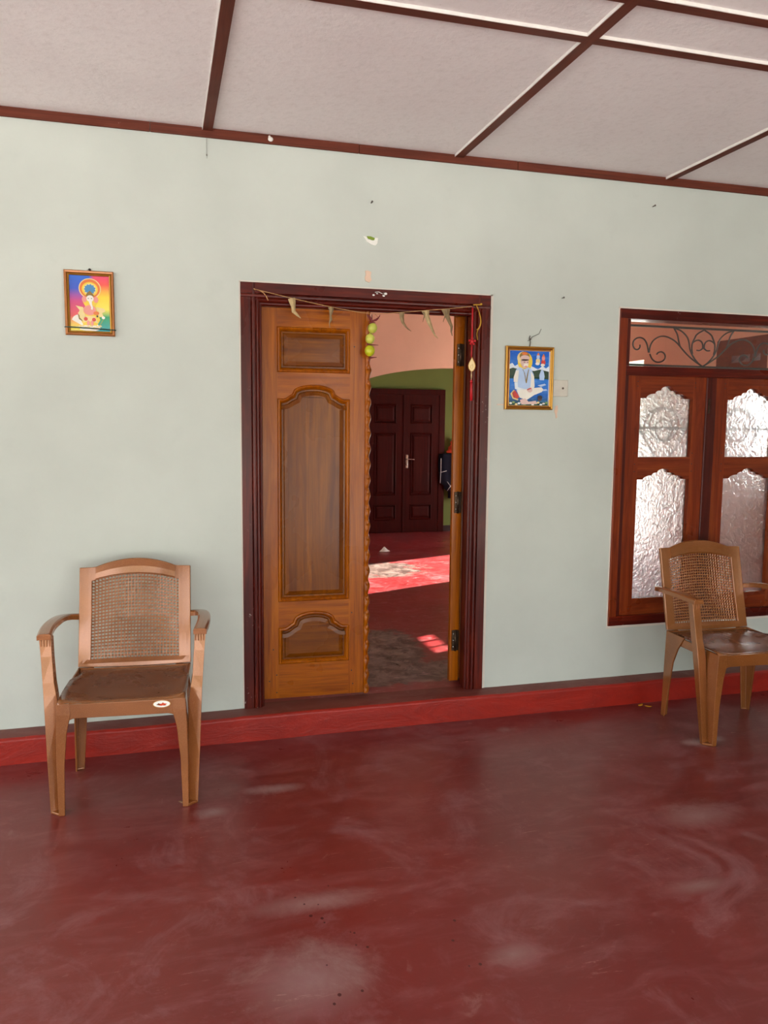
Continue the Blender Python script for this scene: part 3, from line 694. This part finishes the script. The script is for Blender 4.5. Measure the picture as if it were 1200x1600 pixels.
    for i in range(C):
        for j in range(Rw):
            xa = -.186+.372*i/C; xb = -.186+.372*(i+1)/C; xm = (xa+xb)/2; zt = ptop(max(-.18, min(.18, xm)))+.002
            za = .477+(zt-.477)*j/Rw; zb = .477+(zt-.477)*(j+1)/Rw; zm = (za+zb)/2; hx, hz = (xb-xa)/2, (zb-za)/2; o = len(vs)
            outer = [(-1, -1), (0, -1), (1, -1), (1, 0), (1, 1), (0, 1), (-1, 1), (-1, 0)]; rr = .70
            for a, c in outer: vs.append((xm+hx*a, yb(xm+hx*a, zm+hz*c)+.004, zm+hz*c))
            for a, c in outer:
                L = 1 if a*c == 0 else .78; vs.append((xm+hx*a*rr*L*1.05, yb(xm, zm)+.004, zm+hz*c*rr*L*.95))
            fs += [(o+k, o+(k+1) % 8, o+8+(k+1) % 8, o+8+k) for k in range(8)]
    b.add(vs, fs, False); b.build('cane_panel', t, solid=.0018, offset=0)
    return t
ch1 = make_chair(); ch1.location = (-.147, -.449, 0); ch1.rotation_euler = (0, 0, -.085)
tag(ch1, 'brown plastic armchair left of the door, oval sticker on its seat front', 'chair', 'brown plastic armchairs by the wall')
ch2 = ch1.copy(); COL.objects.link(ch2)
for c in list(ch1.children):
    k = c.copy(); COL.objects.link(k); k.parent = ch2
ch2.location = (2.737, -.506, 0); ch2.rotation_euler = (0, 0, -.066)
ch2['label'] = 'brown plastic armchair standing in front of the window, right of the door'
# sticker on the first chair
b = MB().mat(GOLD)
def ell(cx, cz, rx, rz, n=28): return [(cx+rx*math.cos(2*PI*i/n), cz+rz*math.sin(2*PI*i/n)) for i in range(n)]
b.prism(ell(.148, .424, .0335, .0150), -.2429, -.2421); b.mat(PAPER).prism(ell(.148, .424, .031, .0130), -.2432, -.2428)
b.mat(ORC).prism([(.136, .419), (.146, .417), (.162, .420), (.168, .424), (.158, .426), (.152, .430), (.147, .425), (.140, .426)], -.2435, -.2431)
b.mat(DGOLD).prism([(.128, .421), (.136, .428), (.144, .423), (.140, .419)], -.2435, -.2431); b.mat(DGOLD).prism([(.152, .417), (.166, .418), (.160, .4205)], -.2436, -.2432)
st = b.build('sticker', ch1, label='white oval sticker with a gold rim')

# ------------------------------------------------------------------ framed pictures
def frame_ring(b, w, h, prof, mats):
    """prof: list of (inset, y)"""
    R = []
    for d, y in prof: R.append([(-w/2+d, y, d), (w/2-d, y, d), (w/2-d, y, h-d), (-w/2+d, y, h-d)])
    for k in range(len(R)-1):
        b.mat(mats[k % len(mats)]); b.add(R[k]+R[k+1], [(i, (i+1) % 4, 4+(i+1) % 4, 4+i) for i in range(4)])
def gradient_print(name, kind):
    M = NM(name, .25, .5, coat=.5); sp = M.n('ShaderNodeSeparateXYZ'); M.l(M.tc.outputs['Object'], sp.inputs[0])
    if kind == 0:
        mm = M.n('ShaderNodeMath', operation='MULTIPLY_ADD'); mm.inputs[1].default_value = 2.6; mm.inputs[2].default_value = .0; M.l(sp.outputs[0], mm.inputs[0])
        m2 = M.n('ShaderNodeMath', operation='MULTIPLY_ADD'); m2.inputs[1].default_value = -1.9; m2.inputs[2].default_value = .86; M.l(sp.outputs[2], m2.inputs[0])
        ad = M.n('ShaderNodeMath', operation='ADD'); M.l(mm.outputs[0], ad.inputs[0]); M.l(m2.outputs[0], ad.inputs[1])
        left = M.ramp(m2.outputs[0], [(.32, lin((24, 110, 214))), (.48, lin((60, 90, 200))), (.58, lin((206, 70, 130))), (.70, lin((226, 90, 90))), (.80, lin((240, 220, 80))), (.9, lin((236, 228, 150)))])
        right = M.ramp(m2.outputs[0], [(.34, lin((226, 52, 120))), (.44, lin((236, 90, 80))), (.54, lin((244, 214, 60))), (.64, lin((240, 226, 90))), (.70, lin((30, 160, 100))), (.84, lin((30, 150, 170)))])
        f = M.ramp(sp.outputs[0], [(.0, g(0)), (.02, g(1))])
        M.col(M.mix(f, left, right))
    else:
        n = M.noise(M.map((14, 14, 60)), 1, 4)
        base = M.ramp(sp.outputs[2], [(.03, lin((30, 70, 50))), (.07, lin((24, 96, 190))), (.155, lin((40, 120, 214))), (.16, lin((22, 60, 50))), (.19, lin((36, 70, 66))), (.195, lin((210, 225, 240))), (.215, lin((24, 110, 205))), (.30, lin((14, 88, 196)))])
        M.col(M.mix(M.ramp(n, [(.5, g(0)), (.7, g(.3))]), base, lin((120, 180, 235))))
    return M.m
PC = {k: plain('print_'+k, c, .3, coat=.4, var=.1) for k, c in dict(white=(240, 236, 226), pink=(232, 150, 140), cream=(236, 214, 150), yellow=(240, 206, 60), orange=(224, 118, 44), olive=(140, 112, 40), blue=(70, 140, 190), lblue=(180, 205, 240), red=(206, 60, 50), dkgreen=(40, 66, 44), brown=(96, 60, 44), dark=(38, 34, 44), skin=(222, 190, 184), snow=(224, 234, 244), green=(120, 156, 90)).items()}
def layer(b, col, poly, k): b.mat(PC[col]).prism(poly, -.0006*k-.004, -.004-.0006*(k-1))
def pic_a(loc):
    w, h = .205, .278; t = thing('framed_picture', 'small framed colourful devotional print with an elephant-headed figure, left of the door', 'picture', loc)
    b = MB(); frame_ring(b, w, h, [(0, 0), (0, -.014), (.004, -.018), (.010, -.017), (.012, -.012), (.015, -.014), (.020, -.010), (.021, -.003)], [GOLD2, GOLD2, GOLD2, DGOLD, GOLD, GOLD, DGOLD]); b.mat(DGOLD).box(-w/2+.001, w/2-.001, -.002, 0, .001, h-.001); b.build('frame', t)
    MB().mat(gradient_print('rainbow_print', 0)).box(-w/2+.019, w/2-.019, -.004, -.002, .019, h-.019).build('print', t)
    b = MB(); c = 0.002
    layer(b, 'cream', ell(c, .203, .046, .044), 1); layer(b, 'orange', ell(c, .203, .042, .040), 2); layer(b, 'yellow', ell(c, .200, .033, .031), 3); layer(b, 'cream', ell(c, .200, .026, .025), 4)
    star = [(c+(.025 if i % 2 else .020)*math.cos(2*PI*i/22), .200+(.023 if i % 2 else .018)*math.sin(2*PI*i/22)) for i in range(22)]; layer(b, 'blue', star, 5)
    layer(b, 'white', ell(c-.048, .06, .03, .03)[:14]+[(c-.03, .04)], 1)
    layer(b, 'white', [(-.045, .026), (-.030, .052), (.0, .046), (.03, .052), (.045, .03), (.02, .022), (-.02, .022)], 2)
    layer(b, 'cream', [(-.058, .128), (-.028, .122), (-.018, .098), (-.035, .080), (-.05, .095), (-.042, .108)], 3)
    layer(b, 'yellow', [(-.030, .148), (-.018, .125), (-.040, .070), (-.028, .045), (.028, .045), (.042, .070), (.022, .125), (.034, .150), (.014, .155), (-.012, .155)], 4)
    layer(b, 'cream', [(.026, .125), (.058, .120), (.064, .108), (.050, .100), (.056, .085), (.03, .080)], 3)
    layer(b, 'pink', ell(-.001, .110, .026, .022), 5); layer(b, 'cream', ell(-.032, .082, .013, .02), 5); layer(b, 'orange', ell(.026, .098, .012, .008), 6)
    layer(b, 'red', ell(-.018, .072, .008, .008), 6); layer(b, 'red', ell(.016, .070, .008, .008), 6); layer(b, 'cream', [(-.02, .085), (.02, .085), (.032, .055), (.012, .062), (-.010, .062), (-.03, .055)], 5); layer(b, 'pink', ell(-.008, .055, .006, .011), 7); layer(b, 'pink', ell(.008, .055, .006, .011), 7)
    layer(b, 'olive', [(-.017, .170), (.019, .170), (.013, .182), (.001, .194), (-.011, .182)], 7)
    layer(b, 'pink', ell(-.022, .156, .010, .013), 6); layer(b, 'pink', ell(.026, .156, .010, .013), 6); layer(b, 'white', ell(.002, .160, .015, .014), 8)
    layer(b, 'white', [(-.005, .152), (.009, .152), (.010, .135), (.014, .122), (.012, .112), (.004, .114), (.006, .122), (.0, .135)], 9)
    layer(b, 'dark', ell(-.005, .160, .0025, .0018, 8), 9); layer(b, 'dark', ell(.008, .160, .0025, .0018, 8), 9)
    layer(b, 'dark', ell(.030, .085, .004, .005, 8), 7); layer(b, 'green', [(.036, .045), (.05, .07), (.06, .085), (.056, .07), (.044, .05)], 3); layer(b, 'white', ell(.055, .08, .007, .006), 5)
    layer(b, 'olive', [(-.050, .09), (-.046, .07), (-.03, .06), (-.034, .068), (-.042, .076), (-.044, .088)], 6)
    for i in range(9): layer(b, 'cream', ell(-.055+.012*i, .035+.004*(i % 3), .007, .004, 10), 3)
    b.build('artwork', t)
    b = MB().mat(DGRN); b.tube([(-w/2-.002, -.006, .034), (-w/2, -.019, .034), (0, -.0195, .031), (w/2, -.019, .027), (w/2+.002, -.006, .027)], .003, 6); b.build('ribbon', t, label='dark green ribbon across the bottom')
    b = MB().mat(BLK); b.ball((.004, -.006, h+.006), .006, .005, .005); b.mat(CHROME).ball((-.004, -.005, h+.003), .004); b.build('hanger', t)
    return t
pic_a((-.290, -.002, 1.878))
def pic_b(loc):
    w, h = .268, .320; t = thing('framed_picture', 'gilt-framed blue print of a seated white-robed figure by a lake, right of the door', 'picture', loc)
    b = MB(); frame_ring(b, w, h, [(0, 0), (0, -.016), (.005, -.020), (.010, -.015), (.014, -.019), (.019, -.012), (.021, -.013), (.023, -.003)], [GOLD, GOLD, GOLD, DGOLD, GOLD, GOLD, WHT]); b.mat(DGOLD).box(-w/2+.001, w/2-.001, -.002, 0, .001, h-.001); b.build('frame', t)
    MB().mat(gradient_print('lake_print', 1)).box(-w/2+.021, w/2-.021, -.004, -.002, .021, h-.021).build('print', t)
    b = MB()
    layer(b, 'snow', [(-.112, .205), (-.112, .228), (-.095, .236), (-.08, .22), (-.06, .232), (-.05, .205)], 1)
    layer(b, 'snow', [(.0, .195), (.012, .222), (.03, .215), (.05, .205), (.075, .225), (.095, .212), (.112, .225), (.112, .190)], 1)
    layer(b, 'dkgreen', [(-.112, .172), (-.112, .205), (-.09, .212), (-.06, .205), (-.05, .172)], 2); layer(b, 'dkgreen', [(.0, .165), (.0, .200), (.03, .198), (.06, .206), (.112, .196), (.112, .155), (.07, .168)], 2)
    layer(b, 'lblue', [(.060, .152), (.058, .178), (.066, .200), (.073, .208), (.082, .196), (.088, .172), (.085, .152)], 4)
    layer(b, 'lblue', [(.05, .125), (.09, .135), (.10, .128), (.07, .118)], 1); layer(b, 'lblue', [(.04, .10), (.1, .108), (.108, .1), (.07, .095)], 1)
    layer(b, 'yellow', ell(-.024, .244, .041, .048), 3); layer(b, 'cream', ell(-.035, .262, .034, .032), 4)
    layer(b, 'olive', ell(-.028, .272, .028, .022), 5); layer(b, 'skin', ell(-.026, .262, .026, .014), 6); layer(b, 'orange', ell(-.028, .284, .016, .007), 6)
    layer(b, 'skin', [(-.048, .255), (-.050, .235), (-.036, .212), (-.012, .212), (-.004, .232), (-.008, .256)], 6); layer(b, 'white', ell(-.020, .226, .013, .009), 7); layer(b, 'pink', ell(-.020, .219, .008, .004), 8); layer(b, 'brown', ell(-.029, .241, .005, .0022), 7); layer(b, 'brown', ell(-.011, .241, .004, .0022), 7)
    # body, arms, legs
    layer(b, 'lblue', [(-.052, .216), (-.074, .202), (-.084, .168), (-.080, .130), (-.066, .095), (.02, .095), (.032, .130), (.026, .180), (.012, .204), (-.004, .216), (-.028, .205)], 5)
    layer(b, 'white', [(-.074, .198), (-.086, .165), (-.086, .140), (-.064, .138), (-.060, .170), (-.058, .200)], 6); layer(b, 'snow', [(-.082, .136), (-.078, .105), (-.03, .092), (-.02, .104), (-.062, .114), (-.064, .138)], 7)
    layer(b, 'white', [(.008, .196), (.028, .170), (.032, .120), (.02, .085), (.002, .085), (.01, .125), (.012, .160)], 6)
    layer(b, 'white', [(-.07, .098), (-.05, .060), (-.01, .050), (.03, .075), (.074, .092), (.082, .105), (.070, .116), (.03, .112), (-.02, .104)], 8)
    layer(b, 'red', [(-.078, .098), (-.094, .085), (-.088, .062), (-.066, .055), (-.052, .062), (-.064, .080)], 9); layer(b, 'cream', [(-.085, .1), (-.104, .08), (-.09, .055), (-.06, .046), (-.058, .052), (-.084, .064), (-.092, .08), (-.078, .096)], 9)
    layer(b, 'skin', ell(.005, .100, .014, .012), 10); layer(b, 'red', [(-.012, .104), (.012, .112), (.014, .108), (-.010, .099)], 11)
    layer(b, 'olive', [(-.040, .205), (-.030, .190), (-.018, .135), (-.014, .135), (-.006, .190), (-.002, .205), (-.006, .205), (-.012, .180), (-.018, .150), (-.026, .185), (-.036, .204)], 10)
    layer(b, 'skin', [(-.05, .05), (-.02, .058), (.0, .040), (.04, .046), (.05, .030), (-.04, .026)], 9); layer(b, 'dark', ell(.064, .065, .013, .009), 9); layer(b, 'brown', [(.05, .062), (.078, .062), (.07, .046), (.056, .046)], 8)
    for i in range(14): layer(b, ('white', 'green', 'cream', 'snow')[i % 4], ell(-.10+.0155*i, .032+.006*math.sin(i*2.1), .008, .005, 10), 7+i % 2)
    for cx, cz, c1, c2 in ((.048, .270, 'lblue', 'cream'), (.078, .264, 'pink', 'red')):
        layer(b, c2, ell(cx, cz-.022, .012, .016), 4); layer(b, c1, ell(cx, cz, .009, .012), 5); layer(b, 'orange', [(cx-.008, cz+.008), (cx+.008, cz+.008), (cx, cz+.022)], 6); layer(b, 'white', ell(cx-.003, cz-.035, .012, .007), 6)
    b.build('artwork', t)
    b = MB().mat(DGREY); b.tube([(.0, -.004, h), (.002, -.008, h+.022), (-.004, -.006, h+.040), (.0, -.004, h+.055)], .0025, 6); b.ball((.0, -.006, h+.038), .006); b.tube([(-.012, -.003, h+.028), (0, -.006, h+.036), (.012, -.004, h+.050), (.05, -.004, h+.066), (.062, -.003, h+.092)], .0012, 5); b.build('wire_hook', t, label='twisted wire hook')
    return t
pb = pic_b((1.826, -.002, 1.585)); 
# hidden socket plate beside the picture
t = thing('wall_switch_plate', 'square ivory blanking plate half hidden behind the blue picture', 'switch', (2.008, 0, 1.698))
b = MB().mat(WPL).box(-.043, .043, -.010, 0, -.043, .043); b.build('plate', t, bevel=.004); b = MB().mat(STEEL); b.tube([(.012, -.0115, 0), (.012, -.0095, 0)], .006, 12); b.mat(BLK).box(.008, .016, -.0122, -.0113, -.001, .001); b.build('screw', t)

# ------------------------------------------------------------------ wall scraps and nails
b = MB().mat(PAPER).prism([(.945, 2.392), (.962, 2.390), (.968, 2.378), (.985, 2.380), (.992, 2.372), (1.002, 2.388), (1.018, 2.388), (1.014, 2.362), (1.004, 2.352), (.985, 2.356), (.962, 2.368), (.955, 2.378)], -.004, -.0005)
b.mat(LGREEN).prism([(.960, 2.392), (.982, 2.393), (1.002, 2.386), (.998, 2.376), (.984, 2.376), (.968, 2.381)], -.0048, -.0041)
tag(b.build('paper_scrap'), 'torn white and green paper scrap stuck high above the door', 'paper')
b = MB().mat(TAPE).prism([(.955, 2.232), (.968, 2.234), (.985, 2.228), (.982, 2.205), (.987, 2.190), (.975, 2.178), (.957, 2.184), (.953, 2.200), (.958, 2.214)], -.005, -.0005)
tag(b.build('tape_scrap'), 'peach scrap of tape on the wall just above the door lintel', 'tape')
b = MB().mat(TAPE).prism([(1.985, 1.606), (1.997, 1.61), (1.999, 1.585), (1.994, 1.562), (1.998, 1.548), (1.989, 1.542), (1.986, 1.562), (1.979, 1.58)], -.003, -.0004)
tag(b.build('tape_scrap'), 'brownish flake of old tape below the ivory switch plate', 'tape')
b = MB().mat(TAPE).box(1.655, 1.690, -.002, -.0004, 1.606, 1.611); tag(b.build('tape_scrap'), 'thin pale sliver of tape left of the blue picture', 'tape')
for x, z, lab in ((.983, 2.548, 'small nail in the wall highest above the door'), (2.514, 2.654, 'small nail in the wall near the ceiling above the window'), (2.003, 2.157, 'small nail in the wall above the blue picture'), (2.901, .279, 'small nail low on the wall under the window behind the chair')):
    b = MB().mat(DGREY); b.tube([(x, .004, z), (x, -.02, z+.001)], .0022, 8); b.tube([(x, -.02, z+.001), (x, -.0215, z+.001)], .005, 10); tag(b.build('nail'), lab, 'nail', 'nails in the green wall')
b = MB().mat(WCHALK); b.ball((.505, -.018, CH-.022), .012, .007, .010); b.ball((.500, -.018, CH-.014), .006, .005, .008); tag(b.build('putty_blob'), 'white putty blob on the brown ceiling edge strip', 'putty')
b = MB().mat(COBW); b.tube([(.222, -.006, CH-.038), (.2215, -.008, CH-.13)], .0008, 5); b.ball((.2215, -.008, CH-.115), .003, .003, .005, 8, 5); tag(b.build('cobweb_thread'), 'cobweb thread hanging from the ceiling edge strip', 'cobweb')
b = MB().mat(CHROME); b.tube([(1.000, -.016, 2.132), (1.02, -.018, 2.134), (1.036, -.017, 2.126), (1.050, -.016, 2.132)], .0022, 6); b.ball((1.045, -.017, 2.118), .008, .004, .007); b.ball((1.012, -.016, 2.126), .006, .003, .004); b.mat(WCHALK).ball((1.055, -.0135, 2.128), .008, .002, .006); b.ball((.995, -.0135, 2.119), .006, .002, .004); tag(b.build('hook'), 'small silvery hook with white paint blobs at middle of door lintel', 'hook')

# ------------------------------------------------------------------ hangings over the door
t = thing('leaf_garland', 'string of dried mango leaves tied across the top of the doorway', 'garland', (0, 0, 0))
KN = [(.428, -.02, 2.115), (.596, -.022, 2.083), (.785, -.022, 2.051), (.982, -.022, 2.026), (1.136, -.022, 2.043), (1.257, -.022, 2.058), (1.363, -.022, 2.070), (1.498, -.02, 2.089)]
b = MB().mat(STRING); b.tube(smooth_pts(KN, 1), .0018, 6); b.tube([(.428, -.012, 2.116), (.425, -.02, 2.117), (.43, -.024, 2.112)], .003, 6)
b.tube(smooth_pts([(.45, -.021, 2.110), (.468, -.026, 2.100), (.482, -.027, 2.080), (.488, -.026, 2.066)]), .0022, 6)
b.tube(smooth_pts([(1.0, -.022, 2.028), (1.01, -.025, 2.02), (1.022, -.024, 2.005)]), .001, 5); b.build('string', t)
def dry_leaf(P, W, m):
    """ribbon leaf: P centreline, W half widths, slightly folded"""
    b = MB().mat(m); P = [Vector(p) for p in P]; secs = []
    for i, p in enumerate(P):
        d = (P[min(i+1, len(P)-1)]-P[max(0, i-1)]).normalized(); n = Vector((d.z, 0, -d.x)); n.normalize(); w_ = W[i]
        c = .35*w_
        secs.append([p-n*w_+Vector((0, c, 0)), p+Vector((0, -c, 0)), p+n*w_+Vector((0, c*1.3, 0)), p+n*w_+Vector((0, c*1.3+.001, 0)), p+Vector((0, -c+.0015, 0)), p-n*w_+Vector((0, c+.001, 0))])
    b.loft(secs); return b.build('dried_leaf', t)
dry_leaf([(.598, -.024, 2.083), (.602, -.026, 2.065), (.605, -.028, 2.045), (.606, -.03, 2.022), (.622, -.03, 2.008), (.640, -.029, 1.992)], [.017, .015, .010, .009, .006, .001], DRY)
dry_leaf([(.785, -.024, 2.051), (.787, -.026, 2.038), (.782, -.028, 2.012), (.784, -.028, 1.994), (.776, -.028, 1.975), (.779, -.027, 1.955)], [.014, .011, .005, .007, .002, .001], DRY2)
dry_leaf([(1.136, -.024, 2.043), (1.135, -.026, 2.02), (1.14, -.028, 1.995), (1.155, -.028, 1.975), (1.166, -.028, 1.965), (1.182, -.027, 1.955)], [.013, .011, .007, .004, .003, .001], DRY2)
dry_leaf([(1.257, -.024, 2.058), (1.262, -.026, 2.035), (1.275, -.028, 2.0), (1.292, -.028, 1.965), (1.305, -.028, 1.94), (1.322, -.027, 1.925)], [.020, .013, .010, .006, .004, .001], DRY)
dry_leaf([(1.363, -.024, 2.070), (1.366, -.026, 2.045), (1.380, -.028, 2.01), (1.392, -.028, 1.985), (1.390, -.028, 1.96), (1.396, -.027, 1.94)], [.023, .014, .009, .007, .004, .002], DRY2)
dry_leaf([(1.245, -.026, 2.05), (1.248, -.03, 2.03), (1.240, -.03, 2.0)], [.004, .003, .001], DRY2)
dry_leaf([(1.352, -.026, 2.06), (1.355, -.03, 2.035), (1.345, -.03, 2.005)], [.004, .003, .001], DRY2)

t = thing('lime_charm', 'charm of three yellow-green limes and dried chillies hanging mid-doorway', 'charm', (0, 0, 0))
b = MB().mat(BLK); b.tube([(.984, -.025, 2.026), (.985, -.028, 1.965), (.975, -.028, 1.91), (.974, -.028, 1.81)], .0015, 6); b.build('thread', t)
for (x, z, r, m) in ((.987, 1.962, .0225, LIMEB), (.975, 1.910, .0225, LIMEB), (.974, 1.854, .0245, LIME)):
    b = MB().mat(m); b.ball((x, -.028, z), r, r, r*1.12, 18, 12); b.ball((x, -.028, z+r*1.1), .004, .004, .006, 8, 5); b.build('lime', t)
def chilli(P, r=.0045):
    b = MB().mat(CHILI); P = smooth_pts(P, 1); n = len(P); b.tube(P, [r*(1-.75*i/(n-1)) for i in range(n)], 7); b.build('chilli', t)
for P in ([(.984, -.03, 1.992), (.968, -.034, 2.008), (.955, -.034, 2.026)], [(.986, -.03, 1.994), (1.005, -.034, 2.004), (1.022, -.033, 2.018)], [(.984, -.033, 1.990), (.975, -.036, 2.012), (.962, -.036, 2.020)], [(.99, -.03, 1.996), (1.01, -.03, 2.0), (1.024, -.03, 2.026)],
          [(.958, -.03, 1.886), (.98, -.036, 1.882), (1.015, -.033, 1.882)], [(.978, -.03, 1.820), (.99, -.034, 1.822), (1.008, -.032, 1.824)], [(.978, -.03, 1.822), (.972, -.032, 1.812), (.966, -.030, 1.803)], [(.97, -.03, 1.984), (.985, -.036, 1.990), (1.0, -.033, 1.986)]): chilli(P)

t = thing('tassel_charm', 'red cord charm with knot, gold leaf pendant and tassel at right door jamb', 'charm', (0, 0, 0))
x = 1.501; y = -.026
b = MB().mat(RED); b.tube([(x-.001, y, 2.083), (x, y, 1.93)], .0042, 8); b.tube([(x, y, 1.905), (x-.002, y, 1.835)], .003, 8); b.build('cord', t)
b = MB().mat(RED)
for a in range(5): an = 2*PI*a/5+.3; b.tube([(x+.006*math.cos(an), y-.003, 1.917+.006*math.sin(an)), (x+.017*math.cos(an-.25), y-.003, 1.917+.015*math.sin(an-.25)), (x+.019*math.cos(an), y-.002, 1.917+.017*math.sin(an)), (x+.017*math.cos(an+.25), y-.001, 1.917+.015*math.sin(an+.25)), (x+.006*math.cos(an), y, 1.917+.006*math.sin(an))], .0028, 6)
b.ball((x, y-.002, 1.917), .009, .006, .010); b.build('knot', t)
b = MB().mat(PEND); n = 22; P = []
for i in range(n):
    a = 2*PI*i/n; rr = .019; P.append((x+rr*math.sin(a)*(1 if math.cos(a) < 0 else (1-math.cos(a))*.9+.12*0), 1.800-(.026*math.cos(a) if math.cos(a) < 0 else .020*math.cos(a))*-1))
P = [(x, 1.842), (x+.006, 1.828), (x+.015, 1.812), (x+.019, 1.798), (x+.016, 1.784), (x+.008, 1.774), (x, 1.768), (x-.008, 1.774), (x-.016, 1.784), (x-.019, 1.798), (x-.015, 1.812), (x-.006, 1.828)]
b.prism(P, y-.003, y); b.tube([(x, y-.001, 1.77), (x, y-.001, 1.738)], .003, 6); b.mat(GOLD); b.tube([(px, y-.004, pz) for px, pz in offs(P, -.0)+[P[0]]], .0015, 5); b.tube([(x-.006, y-.004, 1.785), (x-.004, y-.004, 1.80), (x+.004, y-.004, 1.806), (x+.006, y-.004, 1.79), (x-.002, y-.004, 1.782)], .001, 5); b.build('pendant', t, label='pale gold leaf-shaped pendant')
b = MB().mat(RED); b.ball((x, y, 1.722), .006, .006, .008); b.tube([(x, y, 1.715), (x+.001, y, 1.69), (x+.002, y, 1.625)], [.0055, .0065, .0075], 10)
b.mat(PEND).tube([(x, y, 1.738), (x, y, 1.725)], .0016, 6); b.build('tassel', t)
t = thing('yellow_thread', 'loose yellow thread tied to a nail at the top right of door frame', 'thread', (0, 0, 0))
b = MB().mat(YTHR); b.tube(smooth_pts([(1.500, -.034, 2.094), (1.512, -.036, 2.096), (1.528, -.03, 2.097), (1.548, -.020, 2.100)]), .0035, 7); b.ball((1.548, -.021, 2.102), .006)
b.tube(smooth_pts([(1.522, -.027, 2.094), (1.535, -.028, 2.06), (1.545, -.028, 2.02), (1.537, -.028, 1.985), (1.524, -.027, 1.975)]), .002, 6); b.tube(smooth_pts([(1.518, -.029, 2.094), (1.540, -.031, 2.05), (1.548, -.030, 2.0), (1.522, -.029, 1.965), (1.530, -.028, 1.925)]), .0018, 6); b.build('loose_ends', t)
b = MB().mat(CHROME); b.tube([(1.53, -.01, 2.095), (1.53, -.03, 2.097)], .002, 6); b.build('nail', t)

# ------------------------------------------------------------------ inside the room
t = thing('hanging_jacket', 'navy blue garment with a white cross hanging on the green back wall', 'clothing', (3.62, YB-.07, .118))
b = MB().mat(NAVY); secs = []
for i in range(15):
    u = i/14; z = 1.02-.58*u; wv = .125+.02*math.sin(u*5)-(.05 if u > .8 else 0); cx = (-.03 if u < .7 else .02)
    secs.append([(cx+wv*math.cos(a)*(1+.07*math.sin(5*a+u*4)), .045*math.sin(a)*(1+.25*math.sin(6*a+2)), z) for a in [2*PI*k/28 for k in range(28)]])
b.loft(secs, smooth=True); b.build('body', t)
b = MB().mat(WHT); b.tube([(-.07, -.060, .66), (.02, -.06, .54)], .004, 6); b.tube([(.02, -.060, .66), (-.07, -.06, .54)], .004, 6); b.tube([(-.15, -.03, .96), (-.155, -.045, .8), (-.16, -.04, .64)], .004, 6); b.tube([(-.15, -.04, .78), (-.08, -.058, .80)], .004, 6); b.build('white_piping', t, label='white cross lines')
b = MB().mat(ORC); secs = []
for i in range(12):
    u = i/11; z = 1.02+.20*u; r = .10*(1-u*.75)+.01*math.sin(i*1.9)
    secs.append([(3.66+.0*u+r*math.cos(a)*(1+.14*math.sin(4*a+i)), YB-.075+.05*(1-.5*u)*math.sin(a), z+SZ+.01) for a in [2*PI*k/20 for k in range(20)]])
b.loft(secs, smooth=True); tag(b.build('orange_cloth'), 'bunched orange cloth above the navy garment on the back wall', 'cloth')
b = MB().mat(PAPER); cx, cy = 2.325, 4.474
b.loft([[(cx+a*k, cy+c*k, SZ+.004+h) for a, c in ((-.06, -.01), (-.02, .02), (.0, .06), (.02, .02), (.07, .0), (.02, -.03), (-.01, -.03))] for k, h in ((1, 0), (.55, .02), (.1, .05))]); tag(b.build('paper_scrap'), 'small crumpled white scrap on the floor inside the room', 'paper')
# yellow fallen leaves by the right-hand chair
b = MB().mat(YEL)
for cx, cy, an, s in ((2.470, -.158, .5, 1), (2.500, -.185, -.5, .8)):
    P = [(-.022, 0), (-.008, .009), (.010, .007), (.024, 0), (.010, -.008), (-.008, -.007)]
    b.add([(cx+s*(px*math.cos(an)-py*math.sin(an)), cy+s*(px*math.sin(an)+py*math.cos(an)), z+.003*abs(px)/.02) for z in (.0015, .003) for px, py in P], [tuple(range(6)), tuple(range(11, 5, -1))]+[(i, (i+1) % 6, 6+(i+1) % 6, 6+i) for i in range(6)])
tag(b.build('fallen_leaf'), 'yellow fallen leaf on the red floor left of the window chair', 'leaf')
